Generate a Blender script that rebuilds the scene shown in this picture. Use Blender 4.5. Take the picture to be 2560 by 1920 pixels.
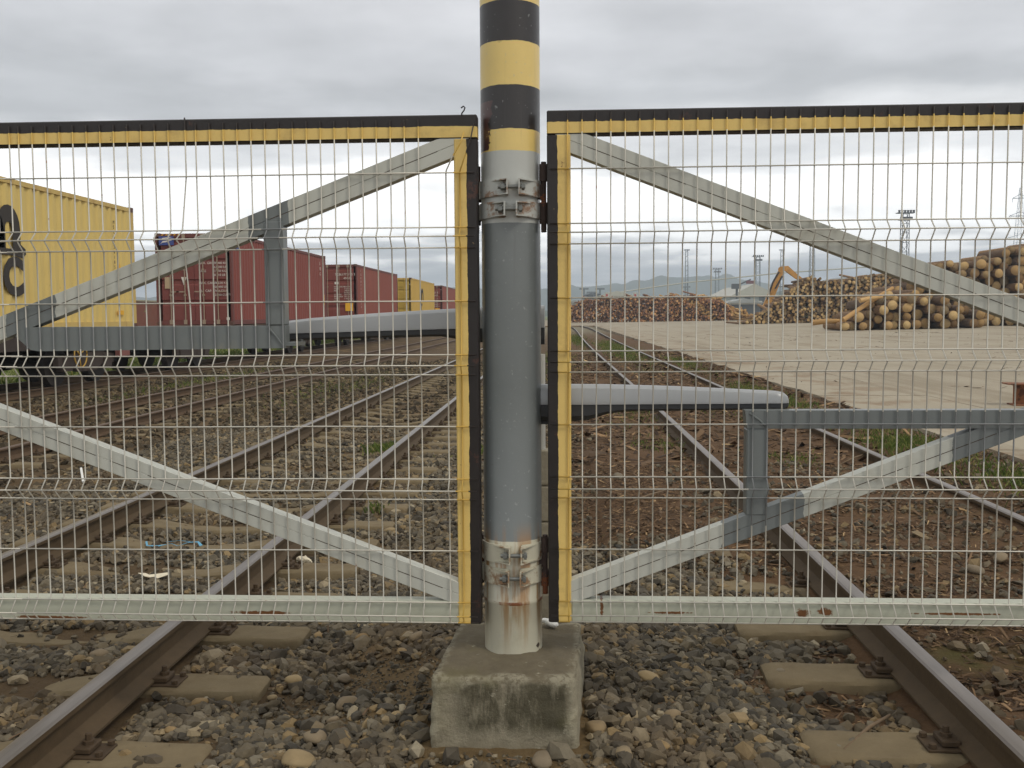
import bpy, bmesh, math, random
import numpy as np
from mathutils import Vector, Matrix
R_ = math.radians
rng = np.random.default_rng(7); random.seed(7)
scene = bpy.context.scene
for o in list(bpy.data.objects): bpy.data.objects.remove(o)
COL = scene.collection

# ------------------------------------------------------------------ camera
CZ = 1.45; FPX = 2400.0
YAW = math.atan(122/2400); PITCH = math.atan(172/2400); ROLL = -0.0065
cam_d = bpy.data.cameras.new('camera'); cam = bpy.data.objects.new('camera', cam_d); COL.objects.link(cam)
cam_d.sensor_fit = 'HORIZONTAL'; cam_d.sensor_width = 36.0; cam_d.lens = 36.0*FPX/2560
cam_d.clip_start = 0.05; cam_d.clip_end = 20000
CR = Matrix.Rotation(YAW, 4, 'Z') @ Matrix.Rotation(math.pi/2-PITCH, 4, 'X') @ Matrix.Rotation(ROLL, 4, 'Z')
cam.matrix_world = Matrix.Translation((0, 0, CZ)) @ CR
scene.camera = cam
scene.render.resolution_x = 1024; scene.render.resolution_y = 768

# ------------------------------------------------------------------ world, sun, exposure
SUN_EL, SUN_AZ = 48.0, 128.0           # azimuth clockwise from +Y (track direction): behind and to the right
world = bpy.data.worlds.new('World'); scene.world = world; world.use_nodes = True
wn, wl = world.node_tree.nodes, world.node_tree.links
wn.clear()
def wnode(t, **k):
    n = wn.new(t)
    for a, v in k.items(): setattr(n, a, v)
    return n
def wmath(op, a, b=None, c=None):
    n = wnode('ShaderNodeMath', operation=op)
    for i, v in enumerate((a, b, c)):
        if v is None: continue
        if isinstance(v, (int, float)): n.inputs[i].default_value = v
        else: wl.new(v, n.inputs[i])
    return n.outputs[0]
tc = wnode('ShaderNodeTexCoord'); sep = wnode('ShaderNodeSeparateXYZ'); wl.new(tc.outputs['Generated'], sep.inputs[0])
zc = wmath('MAXIMUM', sep.outputs[2], 0.0)
den = wmath('ADD', zc, 0.10)
comb = wnode('ShaderNodeCombineXYZ')
wl.new(wmath('DIVIDE', sep.outputs[0], den), comb.inputs[0]); wl.new(wmath('DIVIDE', sep.outputs[1], den), comb.inputs[1])
def wnoise(scale, detail, rough, off):
    mp = wnode('ShaderNodeMapping'); mp.inputs['Location'].default_value = off; wl.new(comb.outputs[0], mp.inputs[0])
    n = wnode('ShaderNodeTexNoise'); n.inputs['Scale'].default_value = scale; n.inputs['Detail'].default_value = detail
    n.inputs['Roughness'].default_value = rough; wl.new(mp.outputs[0], n.inputs['Vector']); return n.outputs['Fac']
nA = wnoise(0.8, 5, 0.5, (3.1, 7.7, 0)); nB = wnoise(1.8, 5, 0.5, (1.3, 2.2, 5))
shift = wmath('MULTIPLY', wmath('SUBTRACT', nA, 0.5), 0.20)
shift2 = wmath('MULTIPLY', wmath('SUBTRACT', nB, 0.5), 0.07)
e2 = wmath('ADD', wmath('ADD', zc, shift), shift2)
rampn = wnode('ShaderNodeValToRGB'); wl.new(e2, rampn.inputs[0])
cr = rampn.color_ramp; cr.interpolation = 'EASE'
stops = [(0.0, (.62, .68, .74)), (.03, (.74, .79, .83)), (.055, (.95, .97, .99)), (.08, (1.75, 1.75, 1.73)), (.13, (1.7, 1.7, 1.68)),
         (.165, (1.02, 1.03, 1.04)), (.205, (.62, .635, .655)), (.25, (.72, .73, .755)), (.32, (.79, .795, .82)), (.45, (.79, .79, .79)), (1.0, (.92, .91, .89))]
while len(cr.elements) < len(stops): cr.elements.new(0.5)
for el, (p, c) in zip(cr.elements, stops): el.position = p; el.color = (*c, 1)
var = wmath('ADD', wmath('MULTIPLY', nB, 0.74), 0.63)
mulc = wnode('ShaderNodeVectorMath', operation='SCALE'); wl.new(rampn.outputs[0], mulc.inputs[0]); wl.new(wmath('MULTIPLY', var, 10.0), mulc.inputs['Scale'])
sky = wnode('ShaderNodeTexSky', sky_type='NISHITA'); sky.sun_disc = False
sky.sun_elevation = R_(SUN_EL); sky.sun_rotation = R_(SUN_AZ)
mixw = wnode('ShaderNodeMixRGB'); mixw.inputs[0].default_value = 0.96
wl.new(sky.outputs[0], mixw.inputs[1]); wl.new(mulc.outputs[0], mixw.inputs[2])
bg = wnode('ShaderNodeBackground'); bg.inputs[1].default_value = 0.10; wl.new(mixw.outputs[0], bg.inputs[0])
wo = wnode('ShaderNodeOutputWorld'); wl.new(bg.outputs[0], wo.inputs[0])
sun_d = bpy.data.lights.new('sun', 'SUN'); sun_d.energy = 1.3; sun_d.angle = R_(16); sun_d.color = (1, .93, .82)
sun = bpy.data.objects.new('sun', sun_d); COL.objects.link(sun)
sd = Vector((math.sin(R_(SUN_AZ))*math.cos(R_(SUN_EL)), math.cos(R_(SUN_AZ))*math.cos(R_(SUN_EL)), math.sin(R_(SUN_EL))))
sun.rotation_euler = sd.to_track_quat('Z', 'Y').to_euler(); sun.location = sd*50
scene.view_settings.view_transform = 'Standard'; scene.view_settings.look = 'None'
scene.view_settings.gamma = 1; scene.view_settings.use_curve_mapping = False; scene.view_settings.exposure = 0.0

# ------------------------------------------------------------------ pixel -> place helpers (direction only; depth comes from the plane)
R3 = CR.to_3x3()
def ray(x, y): return R3 @ Vector(((x-1280)/FPX, -(y-960)/FPX, -1))
def on_y(x, y, Y): d = ray(x, y); return Vector((0, 0, CZ)) + d*(Y/d.y)
def on_z(x, y, z): d = ray(x, y); return Vector((0, 0, CZ)) + d*((z-CZ)/d.z)

# ------------------------------------------------------------------ node material helper
def lin(r, g, b):
    f = lambda v: (v/255/12.92) if v/255 <= .04045 else ((v/255+.055)/1.055)**2.4
    return (f(r), f(g), f(b))
class N:
    def __init__(s, name, rough=.7, metal=0.0, spec=.5):
        s.m = bpy.data.materials.new(name); s.m.use_nodes = True
        s.t = s.m.node_tree; s.b = s.t.nodes['Principled BSDF']
        s.b.inputs['Roughness'].default_value = rough; s.b.inputs['Metallic'].default_value = metal
        s.b.inputs['Specular IOR Level'].default_value = spec; s._p = None; s._o = None
    def n(s, t, **k):
        n = s.t.nodes.new(t)
        for a, v in k.items(): setattr(n, a, v)
        return n
    def put(s, sock, v):
        if isinstance(v, bpy.types.NodeSocket): s.t.links.new(v, sock)
        elif isinstance(v, tuple): sock.default_value = (*v, 1) if len(v) == 3 and sock.type == 'RGBA' else v
        else: sock.default_value = v
    def math(s, op, a, b=None, clamp=False):
        n = s.n('ShaderNodeMath', operation=op, use_clamp=clamp); s.put(n.inputs[0], a)
        if b is not None: s.put(n.inputs[1], b)
        return n.outputs[0]
    def pos(s):
        if not s._p: s._p = s.n('ShaderNodeNewGeometry')
        return s._p.outputs['Position']
    def island(s): s.pos(); return s._p.outputs['Random Per Island']
    def objrand(s): return s.n('ShaderNodeObjectInfo').outputs['Random']
    def obj(s):
        if not s._o: s._o = s.n('ShaderNodeTexCoord')
        return s._o.outputs['Object']
    def xyz(s, v=None):
        n = s.n('ShaderNodeSeparateXYZ'); s.put(n.inputs[0], v or s.pos()); return n.outputs
    def scaled(s, v, sc, loc=(0, 0, 0)):
        n = s.n('ShaderNodeMapping'); s.put(n.inputs[0], v); n.inputs['Scale'].default_value = sc; n.inputs['Location'].default_value = loc; return n.outputs[0]
    def noise(s, scale, v=None, detail=4, rough=.55, dist=0.0, sc=None):
        n = s.n('ShaderNodeTexNoise'); v = v or s.pos()
        if sc: v = s.scaled(v, sc)
        s.put(n.inputs['Vector'], v); n.inputs['Scale'].default_value = scale; n.inputs['Detail'].default_value = detail
        n.inputs['Roughness'].default_value = rough; n.inputs['Distortion'].default_value = dist; return n.outputs['Fac']
    def voro(s, scale, v=None, feature='F1'):
        n = s.n('ShaderNodeTexVoronoi', feature=feature); s.put(n.inputs['Vector'], v or s.pos()); n.inputs['Scale'].default_value = scale; return n
    def step(s, v, lo, hi):
        n = s.n('ShaderNodeMapRange', interpolation_type='SMOOTHSTEP'); s.put(n.inputs[0], v); s.put(n.inputs[1], lo); s.put(n.inputs[2], hi); return n.outputs[0]
    def ramp(s, f, stops, interp='LINEAR'):
        n = s.n('ShaderNodeValToRGB'); s.put(n.inputs[0], f); c = n.color_ramp; c.interpolation = interp
        while len(c.elements) < len(stops): c.elements.new(.5)
        for el, (p, col) in zip(c.elements, stops): el.position = p; el.color = (*col, 1)
        return n.outputs[0]
    def mix(s, f, a, b, blend='MIX'):
        n = s.n('ShaderNodeMixRGB', blend_type=blend); s.put(n.inputs[0], f); s.put(n.inputs[1], a); s.put(n.inputs[2], b); return n.outputs[0]
    def vary(s, col, amt=.12, scale=6, v=None):
        f = s.noise(scale, v, 5, .6); k = s.math('ADD', s.math('MULTIPLY', f, 2*amt), 1-amt)
        n = s.n('ShaderNodeVectorMath', operation='SCALE'); s.put(n.inputs[0], col); s.put(n.inputs['Scale'], k); return n.outputs[0]
    def bump(s, h, strength=.3, dist=.01):
        n = s.n('ShaderNodeBump'); n.inputs['Strength'].default_value = strength; n.inputs['Distance'].default_value = dist
        s.put(n.inputs['Height'], h); s.t.links.new(n.outputs[0], s.b.inputs['Normal'])
    def color(s, v): s.put(s.b.inputs['Base Color'], v); return s
    def rough(s, v): s.put(s.b.inputs['Roughness'], v); return s
    def box(s, P, x0=None, x1=None, z0=None, z1=None):
        r = None
        for v, t, op in ((P[0], x0, 'GREATER_THAN'), (P[0], x1, 'LESS_THAN'), (P[2], z0, 'GREATER_THAN'), (P[2], z1, 'LESS_THAN')):
            if t is None: continue
            q = s.math(op, v, t); r = q if r is None else s.math('MULTIPLY', r, q)
        return r
RUST = lin(118, 68, 38); RUSTD = lin(70, 44, 32)
def paint(name, col, rough=.5, var=.12, vs=5, rust=.0, rcol=RUST, dirt=.0, dcol=lin(90, 82, 66), bs=.06, metal=0, v=None, spec=.5):
    m = N(name, rough, metal, spec); c = m.vary(col, var, vs, v)
    if dirt: c = m.mix(m.math('MULTIPLY', m.step(m.noise(3.1, v, 7, .65), .45, .75), dirt), c, dcol)
    if rust:
        f = m.step(m.noise(9, v, 8, .7), .78-rust, .82-rust); c = m.mix(f, c, m.vary(rcol, .35, 40, v))
    m.color(c); m.bump(m.noise(60, v, 4), bs, .004); return m.m

# ------------------------------------------------------------------ mesh helpers
class MB:
    def __init__(s): s.v = []; s.f = []; s.mi = []
    def add(s, vs, fs, mi=0):
        o = len(s.v); s.v += [tuple(v) for v in vs]; s.f += [tuple(i+o for i in f) for f in fs]; s.mi += [mi]*len(fs); return s
    def box(s, x0, x1, y0, y1, z0, z1, mi=0, M=None):
        vs = [Vector((x, y, z)) for z in (z0, z1) for y in (y0, y1) for x in (x0, x1)]
        if M: vs = [M @ v for v in vs]
        return s.add(vs, [(0, 2, 3, 1), (4, 5, 7, 6), (0, 1, 5, 4), (2, 6, 7, 3), (0, 4, 6, 2), (1, 3, 7, 5)], mi)
    def rbox(s, x0, x1, y0, y1, z0, z1, b=.004, mi=0, M=None):
        """box with chamfered edges"""
        bm = bmesh.new(); bmesh.ops.create_cube(bm, size=1)
        for v in bm.verts: v.co = Vector(((x0+x1)/2+v.co.x*(x1-x0), (y0+y1)/2+v.co.y*(y1-y0), (z0+z1)/2+v.co.z*(z1-z0)))
        bmesh.ops.bevel(bm, geom=list(bm.edges), offset=b, segments=1, affect='EDGES')
        bm.verts.index_update()
        s.add([(M @ v.co if M else v.co.copy()) for v in bm.verts], [[v.index for v in f.verts] for f in bm.faces], mi); bm.free(); return s
    def beam(s, p, q, w, h, up=(0, 0, 1), mi=0, b=0):
        """box from p to q, w wide (sideways), h tall (along up)"""
        p, q = Vector(p), Vector(q); d = (q-p); L = d.length; d.normalize(); sd_ = d.cross(Vector(up)).normalized(); u = sd_.cross(d)
        M = Matrix((( d.x, sd_.x, u.x, p.x), (d.y, sd_.y, u.y, p.y), (d.z, sd_.z, u.z, p.z), (0, 0, 0, 1)))
        if b: return s.rbox(0, L, -w/2, w/2, -h/2, h/2, b, mi, M)
        return s.box(0, L, -w/2, w/2, -h/2, h/2, mi, M)
    def tube(s, pts, r, n=6, mi=0, caps=True):
        pts = [Vector(p) for p in pts]; rs = r if isinstance(r, (list, tuple)) else [r]*len(pts); ring = []
        prev = None
        for i, p in enumerate(pts):
            d = (pts[min(i+1, len(pts)-1)]-pts[max(i-1, 0)]).normalized()
            a = prev if prev else (Vector((0, 0, 1)) if abs(d.z) < .9 else Vector((0, 1, 0)))
            u = (a - d*a.dot(d)).normalized(); w = d.cross(u); prev = u
            ring.append([p + (u*math.cos(2*math.pi*k/n)+w*math.sin(2*math.pi*k/n))*rs[i] for k in range(n)])
        vs = [v for q in ring for v in q]; fs = []
        for i in range(len(pts)-1):
            for k in range(n): fs.append((i*n+k, i*n+(k+1) % n, (i+1)*n+(k+1) % n, (i+1)*n+k))
        if caps: fs += [tuple(range(n))[::-1], tuple(range((len(pts)-1)*n, len(pts)*n))]
        return s.add(vs, fs, mi)
    def lathe(s, prof, c=(0, 0), n=32, mi=0):
        vs = [(c[0]+r*math.cos(2*math.pi*k/n), c[1]+r*math.sin(2*math.pi*k/n), z) for r, z in prof for k in range(n)]; fs = []
        for i in range(len(prof)-1):
            for k in range(n): fs.append((i*n+k, i*n+(k+1) % n, (i+1)*n+(k+1) % n, (i+1)*n+k))
        fs += [tuple(range(n))[::-1], tuple(range((len(prof)-1)*n, len(prof)*n))]
        return s.add(vs, fs, mi)
    def prism(s, poly, y0, y1, mi=0, axis='y'):
        """poly in (x,z) extruded along y, or (x,y) along z when axis is z, or (y,z) along x when axis is x"""
        f = {'y': lambda a, b, t: (a, t, b), 'z': lambda a, b, t: (a, b, t), 'x': lambda a, b, t: (t, a, b)}[axis]
        n = len(poly); vs = [f(a, b, y0) for a, b in poly]+[f(a, b, y1) for a, b in poly]
        fs = [tuple(range(n))[::-1], tuple(range(n, 2*n))]+[(k, (k+1) % n, n+(k+1) % n, n+k) for k in range(n)]
        return s.add(vs, fs, mi)
    def loft(s, rings, mi=0, closed=True, mis=None):
        n = len(rings[0]); vs = [v for r in rings for v in r]; o = len(s.v); s.v += [tuple(v) for v in vs]
        for i in range(len(rings)-1):
            for k in range(n if closed else n-1):
                s.f.append((o+i*n+k, o+i*n+(k+1) % n, o+(i+1)*n+(k+1) % n, o+(i+1)*n+k)); s.mi.append(mis[k] if mis else mi)
        if closed:
            s.f.append(tuple(range(o, o+n))[::-1]); s.mi.append(mi); s.f.append(tuple(range(o+(len(rings)-1)*n, o+len(rings)*n))); s.mi.append(mi)
        return s
    def mesh(s, name, mats, smooth=False, off=None):
        me = bpy.data.meshes.new(name); vs = s.v if off is None else [(x-off[0], y-off[1], z-off[2]) for x, y, z in s.v]
        me.from_pydata(vs, [], s.f)
        for m in (mats if isinstance(mats, (list, tuple)) else [mats]): me.materials.append(m)
        me.polygons.foreach_set('material_index', s.mi)
        bm = bmesh.new(); bm.from_mesh(me); bmesh.ops.recalc_face_normals(bm, faces=bm.faces); bm.to_mesh(me); bm.free()
        if smooth: me.shade_smooth(); 
        if smooth == 'auto':
            me.set_sharp_from_angle(angle=R_(35))
        me.update(); return me
    def build(s, name, mats, parent=None, smooth=False):
        off = wloc(parent) if parent else None
        o = bpy.data.objects.new(name, s.mesh(name, mats, smooth, off)); COL.objects.link(o)
        if parent: o.parent = parent
        return o
def wloc(o):
    v = Vector((0, 0, 0))
    while o: v += o.location; o = o.parent
    return v
def tag(o, label=None, cat=None, group=None, kind=None):
    for k, v in (('label', label), ('category', cat), ('group', group), ('kind', kind)):
        if v: o[k] = v
    return o
def empty(name, loc, label=None, cat=None, group=None):
    o = bpy.data.objects.new(name, None); COL.objects.link(o); o.location = loc; o.empty_display_size = .1
    return tag(o, label, cat, group)
def inst(name, me, loc, parent=None, rot=None, scale=None):
    """an object at world place loc sharing mesh data me"""
    o = bpy.data.objects.new(name, me); COL.objects.link(o)
    o.location = Vector(loc)-(wloc(parent) if parent else Vector((0, 0, 0)))
    if parent: o.parent = parent
    if rot: o.rotation_euler = rot
    if scale: o.scale = scale if isinstance(scale, (tuple, list)) else (scale,)*3
    return o
def np_mesh(name, V, F, mats, mi=None, smooth=False):
    me = bpy.data.meshes.new(name); k = F.shape[1]
    me.vertices.add(len(V)); me.vertices.foreach_set('co', V.astype(np.float32).ravel())
    me.loops.add(F.size); me.loops.foreach_set('vertex_index', F.astype(np.int32).ravel())
    me.polygons.add(len(F)); me.polygons.foreach_set('loop_start', np.arange(0, F.size, k, dtype=np.int32))
    if mi is not None: me.polygons.foreach_set('material_index', mi.astype(np.int32))
    for m in (mats if isinstance(mats, (list, tuple)) else [mats]): me.materials.append(m)
    me.update(calc_edges=True); me.polygons.foreach_set('use_smooth', np.full(len(F), smooth)); return me
def np_obj(name, *a, parent=None, **k):
    o = bpy.data.objects.new(name, np_mesh(name, *a, **k)); COL.objects.link(o)
    if parent: o.parent = parent
    return o
_txt = {}
def text(s, size, mat, M, parent, name='lettering', bold=0.0, align='LEFT', thick=.004):
    """flat lettering as a mesh, its own x/y plane placed by matrix M (world)"""
    cu = bpy.data.curves.new('t', 'FONT'); cu.body = s; cu.size = size; cu.align_x = align; cu.offset = bold; cu.extrude = thick/2; cu.resolution_u = 3
    ob = bpy.data.objects.new('t', cu); COL.objects.link(ob)
    dg = bpy.context.evaluated_depsgraph_get(); me = bpy.data.meshes.new_from_object(ob.evaluated_get(dg))
    bpy.data.objects.remove(ob); bpy.data.curves.remove(cu)
    me.transform(Matrix.Translation(-wloc(parent)) @ M); me.materials.clear(); me.materials.append(mat); me.name = name
    o = bpy.data.objects.new(name, me); COL.objects.link(o); o.parent = parent; return o

# ------------------------------------------------------------------ terrain
def sm(t): return t*t*(3-2*t)
PX = np.array([-400, -40, -14.2, -13.2, -12.9, -10.2, -9.6, -8.6, -8.3, -5.7, -5.4, -4.5, -4.1, -1.1, -.75, -.40, .15, .6, .85, 1.30, 1.46, 1.9, 2.5, 2.88, 3.06, 3.4, 3.9, 4.2, 400.])
PZ = np.array([-.25, -.25, -.22, -.20, -.175, -.175, -.22, -.22, -.175, -.175, -.21, -.20, -.140, -.140, -.07, -.015, -.012, -.045, -.06, -.065, .055, .06, .055, .05, .085, .12, .165, .04, .04])
def gz(x, y):
    x = np.asarray(x, float); y = np.asarray(y, float)
    z = np.interp(x, PX, PZ)
    w = .010*np.sin(3.1*x+1.7*y)+.008*np.sin(5.3*y-2.2*x+1)+.006*np.sin(9.1*x+7.7*y)+.012*np.sin(.9*y+.7*x)
    w = w*np.where((x > -.6) & (x < .25) & (y < 4.2), .15, 1)
    f = np.where(y > 40, np.clip(1-(y-40)/40, 0, 1), 1)
    z = z + np.where((x > .3) & (x < 1.34), .085, 0)*sm(np.clip((y-4.3)/2.2, 0, 1))
    return z*f + w*f + (1-f)*np.where(x < 4, .0, .04)
def yz(x, y=0):
    return .18 + .0145*np.clip(np.asarray(x, float)-6, 0, 22)

# ------------------------------------------------------------------ ground sheet
g = N('soil', .95, 0, .2); P = g.xyz()
soil = g.mix(g.noise(7, detail=8, rough=.7), lin(64, 52, 38), lin(102, 84, 60))
soil = g.mix(g.step(g.noise(1.3, detail=3), .5, .7), soil, lin(118, 98, 70)); soil = g.mix(g.math('MULTIPLY', g.math('MULTIPLY', g.step(P[0], -1.3, -.6), g.math('SUBTRACT', 1.0, g.step(P[1], 3.6, 4.4))), .4), soil, g.mix(g.noise(30, detail=6), lin(108, 90, 60), lin(142, 120, 82)))
bark = g.mix(g.noise(11, detail=9, rough=.75), lin(64, 48, 34), lin(114, 88, 62))
xw = g.math('ADD', P[0], g.math('MULTIPLY', g.math('SUBTRACT', g.noise(1.1, detail=5), .5), 1.2))
xw2 = g.math('ADD', xw, g.math('MULTIPLY', g.step(P[1], 4.6, 6.6), .75)); c = g.mix(g.step(xw2, .5, 1.1), soil, bark)
moss = g.math('MULTIPLY', g.step(g.noise(.8, detail=6, rough=.65), .56, .70), g.step(xw, .9, 1.4))
c = g.mix(g.math('MULTIPLY', moss, .55), c, lin(82, 86, 44))
far = g.math('MULTIPLY', g.step(P[1], 55, 95), g.step(P[0], -9.5, -6))
c = g.mix(far, c, lin(120, 112, 92))
grass_c = g.mix(g.noise(2.5, detail=8, rough=.7), lin(88, 98, 48), lin(124, 130, 72))
c = g.mix(g.math('SUBTRACT', 1.0, g.step(xw, -13.9, -13.1)), c, grass_c)
c = g.mix(g.step(P[1], 230, 330), c, grass_c)
g.color(c); g.bump(g.math('ADD', g.noise(45, detail=6, rough=.7), g.math('MULTIPLY', g.noise(9, detail=4), 2)), .7, .02)
SOIL = g.m
xs = np.unique(np.concatenate([np.linspace(-2200, -60, 14), np.linspace(-60, -15, 16), np.linspace(-15, -4.6, 60), np.linspace(-4.6, 4.4, 110), np.linspace(4.4, 60, 14), np.linspace(60, 2200, 14)]))
ys = np.unique(np.concatenate([np.linspace(-200, 2, 8), np.linspace(2, 9, 90), np.linspace(9, 24, 70), np.linspace(24, 80, 40), np.linspace(80, 400, 16), np.linspace(400, 2500, 14)]))
GX, GY = np.meshgrid(xs, ys); GZ = gz(GX, GY)
V = np.stack([GX, GY, GZ], -1).reshape(-1, 3); nx, ny = len(xs), len(ys)
ii = (np.arange(ny-1)[:, None]*nx+np.arange(nx-1)[None, :]).ravel()
ground = np_obj('ground', V, np.stack([ii, ii+1, ii+nx+1, ii+nx], 1), SOIL, smooth=True); tag(ground, kind='structure')

# concrete yard: main sheet and a border strip of slabs, real thickness
y_ = N('yard_concrete', .85, 0, .3); P = y_.xyz()
c = y_.mix(y_.noise(.5, detail=6, rough=.6), lin(144, 134, 115), lin(168, 158, 138))
c = y_.mix(y_.math('MULTIPLY', y_.step(y_.noise(1.0, detail=7, rough=.7, sc=(.35, .12, 1)), .50, .72), .6), c, lin(124, 107, 82))
c = y_.mix(y_.math('MULTIPLY', y_.step(y_.noise(6, detail=8, rough=.75), .63, .72), .7), c, lin(104, 82, 60))
c = y_.mix(y_.math('MULTIPLY', y_.math('MULTIPLY', y_.step(y_.noise(.9, detail=7, rough=.7), .47, .62), y_.math('SUBTRACT', 1.0, y_.step(P[0], 4.3, 6.8))), .75), c, lin(122, 98, 72))
c = y_.mix(y_.math('MULTIPLY', y_.step(y_.noise(1, detail=6, rough=.6, sc=(1.6, .09, 1)), .52, .66), .45), c, lin(112, 98, 76)); c = y_.mix(y_.math('MULTIPLY', y_.step(y_.noise(.16, detail=5, rough=.6), .5, .66), .4), c, lin(128, 116, 96))
y_.color(c); y_.bump(y_.noise(30, detail=5), .25, .01); YARD = y_.m
def sheet(name, xs, ys, zf, thick, mat, x_edge=None):
    X, Y = np.meshgrid(xs, ys)
    if x_edge is not None: X = X + x_edge(Y)*(1-np.clip((X-xs[0])/1.0, 0, 1))
    Z = zf(X, Y); nx, ny = len(xs), len(ys); n = nx*ny
    top = np.stack([X, Y, Z], -1).reshape(-1, 3); bot = top.copy(); bot[:, 2] -= thick
    i = (np.arange(ny-1)[:, None]*nx+np.arange(nx-1)[None, :]).ravel(); F = [np.stack([i, i+1, i+nx+1, i+nx], 1)]
    e = np.arange(ny-1)*nx; F.append(np.stack([e, e+nx, e+nx+n, e+n], 1)); e2 = e+nx-1; F.append(np.stack([e2+nx, e2, e2+n, e2+nx+n], 1))
    e = np.arange(nx-1); F.append(np.stack([e+1, e, e+n, e+1+n], 1)); e2 = e+nx*(ny-1); F.append(np.stack([e2, e2+1, e2+1+n, e2+n], 1))
    return tag(np_obj(name, np.concatenate([top, bot]), np.concatenate(F), mat), kind='structure')
edge = lambda Y: .035*np.sin(1.7*Y)+.025*np.sin(4.3*Y+1)
strip_root = empty('yard_edge_strip', (4.0, 3, 0)); strip_root['kind'] = 'structure'
Yc = 3.0
while Yc < 60:
    L = 3.0 if Yc < 24 else 6.0
    o = sheet('slab', np.linspace(3.95, 5.6, 8), np.linspace(Yc, Yc+L-.014, 9), lambda X, Y: yz(X)+.002+.004*math.sin(Yc), .2, YARD, edge); del o['kind']
    o.parent = strip_root; o.location = -strip_root.location
    Yc += L
sheet('yard', np.concatenate([np.linspace(5.614, 10, 8), np.linspace(11, 32, 12), [60, 140]]), np.linspace(3, 113, 56), lambda X, Y: yz(X), .3, YARD)
sheet('yard_apron', np.concatenate([np.linspace(3.95, 5.6, 4)]), np.linspace(60.0, 113, 30), lambda X, Y: yz(X), .3, YARD)
sheet('yard_far', np.concatenate([[-14, -8, -4, 0, 3.9, 6], np.linspace(8, 32, 12), [60, 140]]), np.linspace(113.02, 230, 30), lambda X, Y: yz(X)-.001, .3, YARD)

# ------------------------------------------------------------------ railway tracks
RAILP = [(-.0625, 0), (.0625, 0), (.0625, .010), (.022, .026), (.008, .040), (.008, .108), (.020, .116), (.0335, .122), (.0335, .140), (.026, .148), (.012, .1505), (-.012, .1505), (-.026, .148), (-.0335, .140), (-.0335, .122), (-.020, .116), (-.008, .108), (-.008, .040), (-.022, .026), (-.0625, .010)]
def rail_side(name, a, b):
    m = N(name, .8, .0, .35); m.color(m.mix(m.noise(14, detail=8, rough=.7), a, b)); m.bump(m.noise(70, detail=5), .25, .004); return m.m
RS = rail_side('rail_web', lin(64, 52, 37), lin(94, 77, 54)); RSR = rail_side('rail_web_rusty', lin(70, 55, 41), lin(100, 79, 57))
def rail_head(name, a, b, rough, metal):
    m = N(name, rough, metal); m.color(m.mix(m.noise(5, detail=6, sc=(8, .5, 8)), a, b)); m.bump(m.noise(30, detail=3, sc=(10, .6, 1)), .05, .003); return m.m
RH = rail_head('rail_head_worn', lin(140, 133, 126), lin(100, 93, 86), .36, .6); RH2 = rail_head('rail_head_grey', lin(142, 134, 127), lin(104, 96, 89), .42, .5)
RH3 = rail_head('rail_head_dull', lin(120, 104, 92), lin(84, 66, 54), .6, .4)
def rail(parent, pts, head, side=RS):
    mb = MB(); rings = []
    for i, (x, y, z) in enumerate(pts):
        a = pts[max(i-1, 0)]; b = pts[min(i+1, len(pts)-1)]; d = Vector((b[0]-a[0], b[1]-a[1], 0)).normalized(); s = Vector((d.y, -d.x, 0))
        rings.append([(x+s.x*u, y+s.y*u, z-.1505+w) for u, w in RAILP])
    mb.loft(rings, 0, True, [1 if k in (8, 9, 10, 11, 12) else 0 for k in range(20)])
    return mb.build('rail', [side, head], parent, smooth='auto')
m = N('sleeper_concrete', .9, 0, .2); c = m.mix(m.noise(9, detail=8, rough=.75), lin(98, 86, 65), lin(132, 118, 92))
c = m.mix(m.math('MULTIPLY', m.step(m.noise(3, detail=6, rough=.7), .52, .7), .6), c, lin(98, 82, 60)); c = m.vary(c, .3, 1.1); m.color(c); m.bump(m.noise(80, detail=6, rough=.7), .5, .006); SLEEP = m.m
def sleeper_mesh(half, dip, w=.22):
    mb = MB(); rings = []
    for u in (-1, -.985, -.86, -.62, -.40, -.24, -.08, .08, .24, .40, .62, .86, .985, 1):
        x = u*half; t = max(0, 1-abs(u)/.45); zt = -dip*sm(min(1, t*1.4)); e = .012 if abs(u) == 1 else 0; ww = (w if abs(u) > .35 else w-.05)/2
        rings.append([(x, -ww-.02, -.2), (x, ww+.02, -.2), (x, ww-e, zt-.012-e), (x, ww-.014-e, zt-e), (x, -ww+.014+e, zt-e), (x, -ww+e, zt-.012-e)])
    me = mb.loft(rings).mesh('sleeper', SLEEP)
    from mathutils import noise as mn
    bm = bmesh.new(); bm.from_mesh(me); bmesh.ops.triangulate(bm, faces=[f for f in bm.faces if len(f.verts) > 4])
    bmesh.ops.subdivide_edges(bm, edges=[e for e in bm.edges if e.calc_length() > .05], cuts=3, use_grid_fill=True); bmesh.ops.triangulate(bm, faces=bm.faces[:])
    for v in bm.verts: v.co += mn.noise_vector(v.co*11+Vector((half*7, w*31, 0)))*.006+mn.noise_vector(v.co*34)*.0035
    bm.to_mesh(me); bm.free(); me.shade_smooth(); me.set_sharp_from_angle(angle=R_(40)); return me
SLM = sleeper_mesh(1.27, .045); SLM2 = sleeper_mesh(1.34, .03, .23)
FAST = MB()
FAST.rbox(-.165, .165, -.06, .06, 0, .012, .003)
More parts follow.
